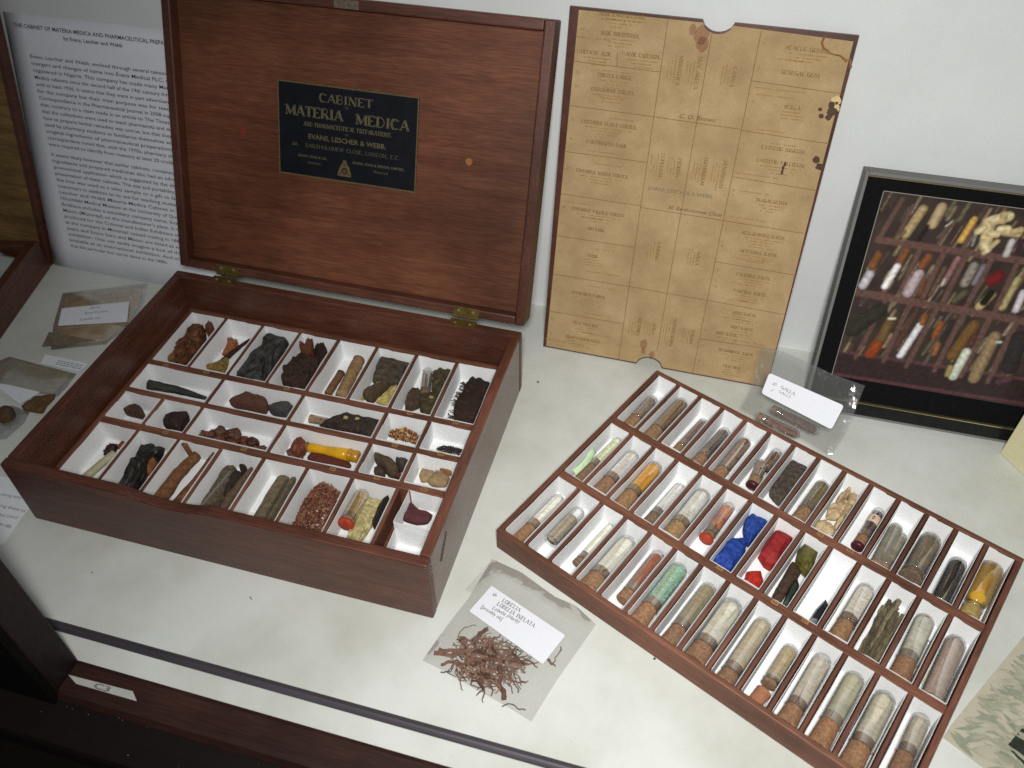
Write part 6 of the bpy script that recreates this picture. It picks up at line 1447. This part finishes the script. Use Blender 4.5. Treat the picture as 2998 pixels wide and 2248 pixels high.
main = [((412, -32), (447, -20), .0020, .0014), ((414, -25), (452, -26), .0016, .0018), ((449, 2), (438, -12), .0021, .0012), ((450, -8), (470, -24), .0013, .0016), ((455, -26), (488, -18), .0019, .0012), ((466, -28), (478, -54), .0022, .0020), ((452, -24), (458, -42), .0016, .0010), ((436, -34), (456, -30), .0015, .0014), ((428, -10), (446, -18), .0014, .0010), ((470, -22), (489, -26), .0015, .0010), ((440, -20), (462, -22), .0020, .0016), ((446, -38), (466, -40), .0012, .0008), ((420, -37), (438, -34), .0013, .0015), ((460, -16), (478, -14), .0014, .0008)]
for A_, B_, r0, r1 in main: wig(W_(A_), W_(B_), r0, r1, .0012, z=.0020)
for i in range(230):
    ang = R_.uniform(0, 6.28); rr = R_.random() ** .6; A_ = Vector((.031 * rr * math.cos(ang) - .004, .021 * rr * math.sin(ang) + .000, 0)); an2 = R_.gauss(-.25, .9); L_ = R_.uniform(.006, .022)
    wig(A_, A_ + Vector((L_ * math.cos(an2), L_ * math.sin(an2), 0)), R_.uniform(.0003, .0011), R_.uniform(.0002, .0006), R_.uniform(.0003, .0018), 9, R_.uniform(.0006, .0030), R_.uniform(-.003, .003))
for A_, B_, c_ in (((425, -12), (438, 2), .004), ((470, -30), (484, -46), -.001), ((478, -58), (497, -58), .002), ((480, -30), (489, -38), .001), ((512, 3), (508, -13), .0005), ((452, -40), (470, -44), -.005), ((466, -8), (474, -16), .004), ((470, -10), (478, -18), -.004)):
    wig(W_(A_), W_(B_), .0005, .0004, .0008, 12, .0012, c_)
wig(W_((504, -12)), W_((511, -15)), .0013, .0006, .0004)
for b_, m in zip(mbs, HC): b_.build('herb_stem', m, hb)
g = MB()
for i in range(260):
    ang = R_.uniform(0, 6.28); rr = R_.random() ** .5; x = .046 * rr * math.cos(ang) + .006; y = .034 * rr * math.sin(ang) - .006 - .2 * x; e = R_.uniform(.0001, .0003)
    g.add([(x + R_.uniform(-e, e), y + R_.uniform(-e, e), R_.uniform(0, e)) for _ in range(4)], [(0, 1, 2), (0, 2, 3), (0, 3, 1), (1, 3, 2)])
g.build('herb_dust', HC[1], hb)

# bag with the galls, propped behind the loose tray
gp = [Vector((p[0] / 1000, p[1] / 1000, p[2] / 1000)) for p in GALBAG]
c0 = sum(gp, Vector()) / len(gp)
gb = empty('sample_bag', Matrix.Translation(c0)); tag(gb, 'clear crinkled plastic bag labelled GALLA propped between tray and picture frame', 'plastic bag', 'plastic sample bags')
U3 = Vector((math.cos(TA), math.sin(TA), 0)); V3 = Vector((-math.sin(TA), math.cos(TA), 0)); up = (V3 * .055 + Vector((0, 0, .075))).normalized(); nz3 = U3.cross(up)
BM_ = plane_matrix(c0, U3, up); Bi = BM_.inverted()
for k, (off, amp, nm) in enumerate(((-.0022, .0010, 'back_film'), (.0012, .0018, 'front_film'))):
    o2 = [((Bi @ p).x, (Bi @ p).y) for p in gp]
    g = MB(); sheet(g, o2, off, .0012 * (1 if k else -1), seed=30 + 5 * k, amp=amp)
    # bend the foot of the bag over the rear rail of the tray
    out = []
    for v in g.v:
        w = BM_ @ Vector(v)
        if w.z < .0325 + (.0016 if k else 0):
            dz = (.0325 + (.0016 if k else 0)) - w.z
            w = w - V3 * dz * .35; w.z = .0325 + (.0016 if k else 0) + .0006 * mnoise.noise(w * 120) + .0006
        out.append(tuple(w - c0))
    g.v = out; g.build(nm, BAGFILM, gb, smooth=True)
def quad3(pts, z, m, nm, parent, c, rad=.003):
    q = [Vector([v / 1000 for v in p]) for p in pts]; out = []
    for i in range(4):
        a_, b_, c_ = q[i - 1], q[i], q[(i + 1) % 4]
        for k in range(5):
            t_ = k / 4; p0 = b_ + (a_ - b_).normalized() * rad; p2 = b_ + (c_ - b_).normalized() * rad
            out.append(p0 * (1 - t_) ** 2 + b_ * 2 * t_ * (1 - t_) + p2 * t_ ** 2)
    n_ = (q[1] - q[0]).cross(q[3] - q[0]).normalized()
    if n_.y > 0: n_ = -n_
    n = len(out); g = MB(); g.add([p + n_ * z - c for p in out] + [p + n_ * (z + .0004) - c for p in out], [tuple(range(n)), tuple(range(2 * n - 1, n - 1, -1))] + [(i, (i + 1) % n, n + (i + 1) % n, n + i) for i in range(n)])
    return g.build(nm, m, parent), n_
gl, n_ = quad3(GALLABEL, .0066, LABELP, 'paper_label', gb, c0)
q = [Vector([v / 1000 for v in p]) for p in GALTEXT]
g = MB()
def text3(s, A_, B_, hgt, sl=True):
    m_ = MB(); L_ = (B_ - A_).length
    (slab(m_, s, L_ / 2, 0, L_, hgt, v=.13, h=.06) if sl else text(m_, s, 0, -hgt / 2, hgt * 1.35, L_))
    u_ = (B_ - A_).normalized(); v_ = n_.cross(u_)
    if v_.z < 0: v_ = -v_
    g.add([A_ + u_ * p[0] + v_ * p[1] + n_ * .0088 - c0 for p in m_.v], m_.f)
text3('GALLA', q[2], q[3], .0030); text3('GALLS', q[4] - Vector((0, 0, .0008)), q[5] - Vector((0, 0, .0008)), .0024); text3('27.', q[0], q[1], .0026, False)
A_ = q[6]; B_ = q[7]; w = (B_ - A_)
ck = [A_, A_ + w * .35 - Vector((0, 0, .0012)), A_ + w * 1.3 + Vector((0, 0, .0010))]
for a_, b_ in zip(ck[:-1], ck[1:]): g.add([a_ + n_ * .0088 - c0, b_ + n_ * .0088 - c0, b_ + n_ * .0088 + Vector((0, 0, .0005)) - c0, a_ + n_ * .0088 + Vector((0, 0, .0005)) - c0], [(0, 1, 2, 3)])
g.build('lettering', INK, gl)
g_ = [Vector([v / 1000 for v in p]) for p in GALTUBES]
for k, (A_, B_, nm, d_) in enumerate(((g_[0], g_[1], 'front of two reddish brown tubes inside the GALLA bag', 9.), (g_[2], g_[3], 'rear of two reddish brown tubes inside the GALLA bag', 9.5))):
    A_ = A_ + V3 * (.006 * k - .002); B_ = B_ + V3 * (.006 * k - .002)
    zz = .0345 + d_ / 2000 + .0015 * k
    tube('g%d' % k, nm, '5c443e', '7a5e54', 300, '6e564c', '', I4, (B_.x * 1000, B_.y * 1000, zz * 1000), (A_.x * 1000, A_.y * 1000, zz * 1000), d_, .8, 'tubes in the GALLA bag')

# bags at the left of the cabinet
b1_, M, o2 = flat_bag('sample_bag', 'plastic bag of orange brown powder left of the cabinet', BAG1, BAGGREY, .0050, 41)
g = MB(); inset = [(p[0] * .9, p[1] * .9) for p in o2]; sheet(g, inset, .0008, .0036, seed=44, amp=.0006); pw = g.build('powder_layer', mat('orange_powder', 'a5855c', .95, 0, 60, bump=.4, col2='c8b696', lo=.3, hi=.7), b1_, smooth=True)
lb = label_quad(b1_, M, BAG1LABEL, .0062, LABELP)
g = MB(); lq = loc2(BAG1LABEL, M); u_ = (lq[1] - lq[0]); v_ = (lq[3] - lq[0]); rot = math.atan2(u_.y, u_.x)
for s, fu_, fv_, wf in (('IPECAC', .42, .22, .16), ('Root Powder', .36, .50, .34), ('(possibly ok)', .30, .84, .30)):
    p = lq[0] + u_ * fu_ + v_ * fv_; text(g, s, p.x, p.y, .0055, u_.length * wf, z=.0066, rot=rot)
g.build('lettering', INKGREY, lb)
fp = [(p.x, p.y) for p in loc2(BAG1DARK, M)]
MB().prism(fp, .0056, .0060).build('painted_fold_shadow', mat('fold_shadow_paint', '6f6453', .6, .2, 120), b1_)  # dark triangle painted in for the shadow under the folded bag
b2_, M, o2 = flat_bag('sample_bag', 'cloudy grey green plastic bag lying left of the cabinet front', BAG2, BAGGREY, .0034, 51)
g = MB(); sheet(g, [(p[0] * .86, p[1] * .86) for p in o2], .0006, .0020, seed=54, amp=.0005); g.build('powder_layer', mat('grey_powder', 'a49e88', .95, 0, 40, bump=.3, col2='b8b29c'), b2_, smooth=True)
label_quad(b2_, M, BAG2LABEL, .0052, LABELP)
cx_, cy_ = sum(p[0] for p in LABEL2) / 4000, sum(p[1] for p in LABEL2) / 4000; M = Matrix.Translation((cx_, cy_, .0004))
ls = empty('paper_slip', M); tag(ls, 'narrow white label slip half hidden behind the cabinet side', 'paper slip'); lp = label_quad(ls, M, LABEL2, .0012, LABELP, 'paper')
g = MB(); lq = loc2(LABEL2, M)
for f in (.35, .55, .72):
    p = lq[0].lerp(lq[3], f); p2 = lq[1].lerp(lq[2], f); x = p.lerp(p2, .35).x
    while x < p.lerp(p2, .95).x:
        l = R_.uniform(.001, .004); g.box(x, x + l, p.y - .0005, p.y + .0005, .0015, .00155); x += l + .0012
g.build('faint_print', INKGREY, lp)
lump('bark', 'pointed brown bark piece lying left of the cabinet', 'bark', [(a_, b_) for a_, b_ in BARK2], 8, mat('left_bark', '5c4326', .85, .3, 200, bump=.6), I4, .0006, None, .06, .02, seed=91, group='loose samples left of the cabinet')
b3_, M, o2 = flat_bag('sample_bag', 'plastic bag with a round brown nut at the left edge', BAG3, BAGGREY, .0040, 61)
lump('nut', 'round brown nut under the plastic bag at the left edge', 'nut', [(BALL[0][0] + 9 * math.cos(t_), BALL[0][1] + 9 * math.sin(t_)) for t_ in [i * .5236 for i in range(12)]], 13, mat('left_nut', '4c3a26', .8, .3, 200, bump=.5), I4, .0008, None, .04, .02, seed=95, group='loose samples left of the cabinet')
cx_, cy_ = sum(p[0] for p in FLATPAPER) / 6000, sum(p[1] for p in FLATPAPER) / 6000; M = Matrix.Translation((cx_, cy_, .0004))
fpz = empty('printed_page', M); tag(fpz, 'white printed page lying under the front left corner of the cabinet', 'page')
q_ = [(p.x, p.y) for p in loc2(FLATPAPER, M)]
pg = MB().prism(q_, 0, .0002).build('paper', PAPER, fpz)
g = MB(); tq = loc2(FLATTEXT, M)
for i, s in enumerate(('pride among many', 'by using these as', 'Medical School', 'of the 1880s')):
    A_, B_ = tq[2 * i], tq[2 * i + 1]; A_ = A_ + (A_ - B_) * .5; rot = math.atan2(B_.y - A_.y, B_.x - A_.x); text(g, s, A_.x, A_.y, .0048, (B_ - A_).length, z=.0003, rot=rot)
g.build('lettering', INKGREY, pg)

# ------------------------------------------------------------------ wooden board and box at the left edge
bh, bs = BOARD
BMx = plane_matrix((-.240, .343, .0004), (1, 0, 0), (0, math.sin(.24), math.cos(.24)))
wb = empty('leaning_board', BMx); tag(wb, 'yellow brown grained wooden board leaning at the left edge of the case', 'board')
sk = bs
def shq(x0, x1, y0, y1, z0, z1):
    m_ = MB().box(x0, x1, y0, y1, z0, z1); m_.v = [(x + y * math.tan(sk), y, z) for x, y, z in m_.v]; return m_
shq(-.34, -.0062, .012, .36, -.008, 0).build('board_panel', OAK, wb)
shq(-.0060, 0, 0, .36, -.009, .0016).build('edge_strip', MAHOG_Z, wb)
shq(-.34, -.0062, 0, .0118, -.009, .0016).build('edge_strip', MAHOG, wb)
ch = [Vector((p[0] / 1000, p[1] / 1000)) for p in CHEST]
e1 = (ch[1] - ch[0]).normalized(); e0 = Vector((e1.y, -e1.x))
if e0.x > 0: e0 = -e0
BXM = Matrix(((-e0.x, -e1.x, 0, ch[0].x), (-e0.y, -e1.y, 0, ch[0].y), (0, 0, 1, .0004), (0, 0, 0, 1)))   # x away from the box, y to the back
wx = empty('wooden_box', BXM); tag(wx, 'red brown open wooden box at the left edge holding crumpled white paper', 'box')
MB().box(-.012, 0, -.24, 0, 0, .042).build('box_side', MAHOG_Y, wx, bevel=.0012)
MB().box(-.30, -.0122, -.012, 0, 0, .042).build('box_back', MAHOG, wx, bevel=.0012)
MB().box(-.30, -.0122, -.2399, -.0122, .001, .006).build('box_base', MAHOG, wx)
MB().box(-.30, -.0122, -.24, -.228, .0062, .042).build('box_front', MAHOG, wx, bevel=.0012)
g = MB(); n = 16; vs = []
for j in range(n + 1):
    for i in range(n + 1):
        x, y = -.0135 - .11 * i / n, -.018 - .125 * j / n
        vs.append((x, y, .030 + .014 * abs(mnoise.noise(Vector((x * 38, y * 22, 4)))) + .010 * mnoise.noise(Vector((x * 70 + y * 60, y * 20, 9)))))
g.add(vs, [(j * (n + 1) + i, (j + 1) * (n + 1) + i, (j + 1) * (n + 1) + i + 1, j * (n + 1) + i + 1) for j in range(n) for i in range(n)])
o = g.build('crumpled_paper', mat('tissue', 'a9adae', .9, .03, 150), None, BXM, smooth=True); sm = o.modifiers.new('thickness', 'SOLIDIFY'); sm.thickness = .0004
tag(o, 'crumpled white tissue inside the wooden box at the left edge', 'tissue')

# ------------------------------------------------------------------ right edge: cream box, leaf leaflet, dark print
c_ = [Vector((p[0] / 1000, p[1] / 1000)) for p in CREAM]
e1 = (c_[2] - c_[0]).normalized(); ang = math.atan2(e1.y, e1.x)
cb = MB(); cb.box(0, .16, 0, .10, .0003, .075); cb = cb.build('cream_box', mat('cream_card', 'd0caa4', .8, .04, 60), None, Matrix.Translation((c_[0].x, c_[0].y, 0)) @ Matrix.Rotation(ang, 4, 'Z'), bevel=.0008)
tag(cb, 'cream card box at the right edge in front of the picture frame', 'box')
cx_, cy_ = .87, .06; M = Matrix.Translation((cx_, cy_, .0005))
lf = empty('leaf_leaflet', M); tag(lf, 'cream leaflet printed with green leaves in the lower right corner', 'leaflet')
q_ = [(p.x, p.y) for p in loc2(LEAFLET, M)]
lp = MB().prism(q_, 0, .0006).build('paper', mat('leaf_paper', 'b3ad9a', .7, .06, 30), lf)
R_ = random.Random(3); greens = [MB(), MB(), MB()]
for i in range(900):
    x, y = R_.uniform(-.062, .07), R_.uniform(-.08, .13)
    if not inside(q_, x, y): continue
    a_ = R_.uniform(-.9, .5); L_ = R_.uniform(.004, .012); w = L_ * R_.uniform(.16, .30); d_ = Vector((math.cos(a_), math.sin(a_))); nn = Vector((-d_.y, d_.x))
    pp = [Vector((x, y)) + d_ * (L_ * s_) + nn * (w * t_) for s_, t_ in ((-1, 0), (-.5, .7), (.1, 1), (.6, .6), (1, 0), (.6, -.5), (.1, -.8), (-.5, -.6))]
    if all(inside(q_, p.x, p.y) for p in pp): greens[i % 3].add([(p.x, p.y, .00070 + i * .000004) for p in pp], [tuple(range(8))])
for g, hx in zip(greens, ('9c9c88', '8d927e', 'a6a491')): g.build('printed_leaves', mat('leaf_' + hx, hx, .7, .15, 40), lp)
cx_, cy_ = .875, .02; M = Matrix.Translation((cx_, cy_, .0014))
dk = empty('dark_print', M); tag(dk, 'corner of a dark picture lying on the leaf leaflet', 'print')
MB().prism([(p.x, p.y) for p in loc2(LEAFDARK, M)], 0, .0008).build('print_sheet', mat('dark_print', '2a3026', .6, .4, 60), dk)
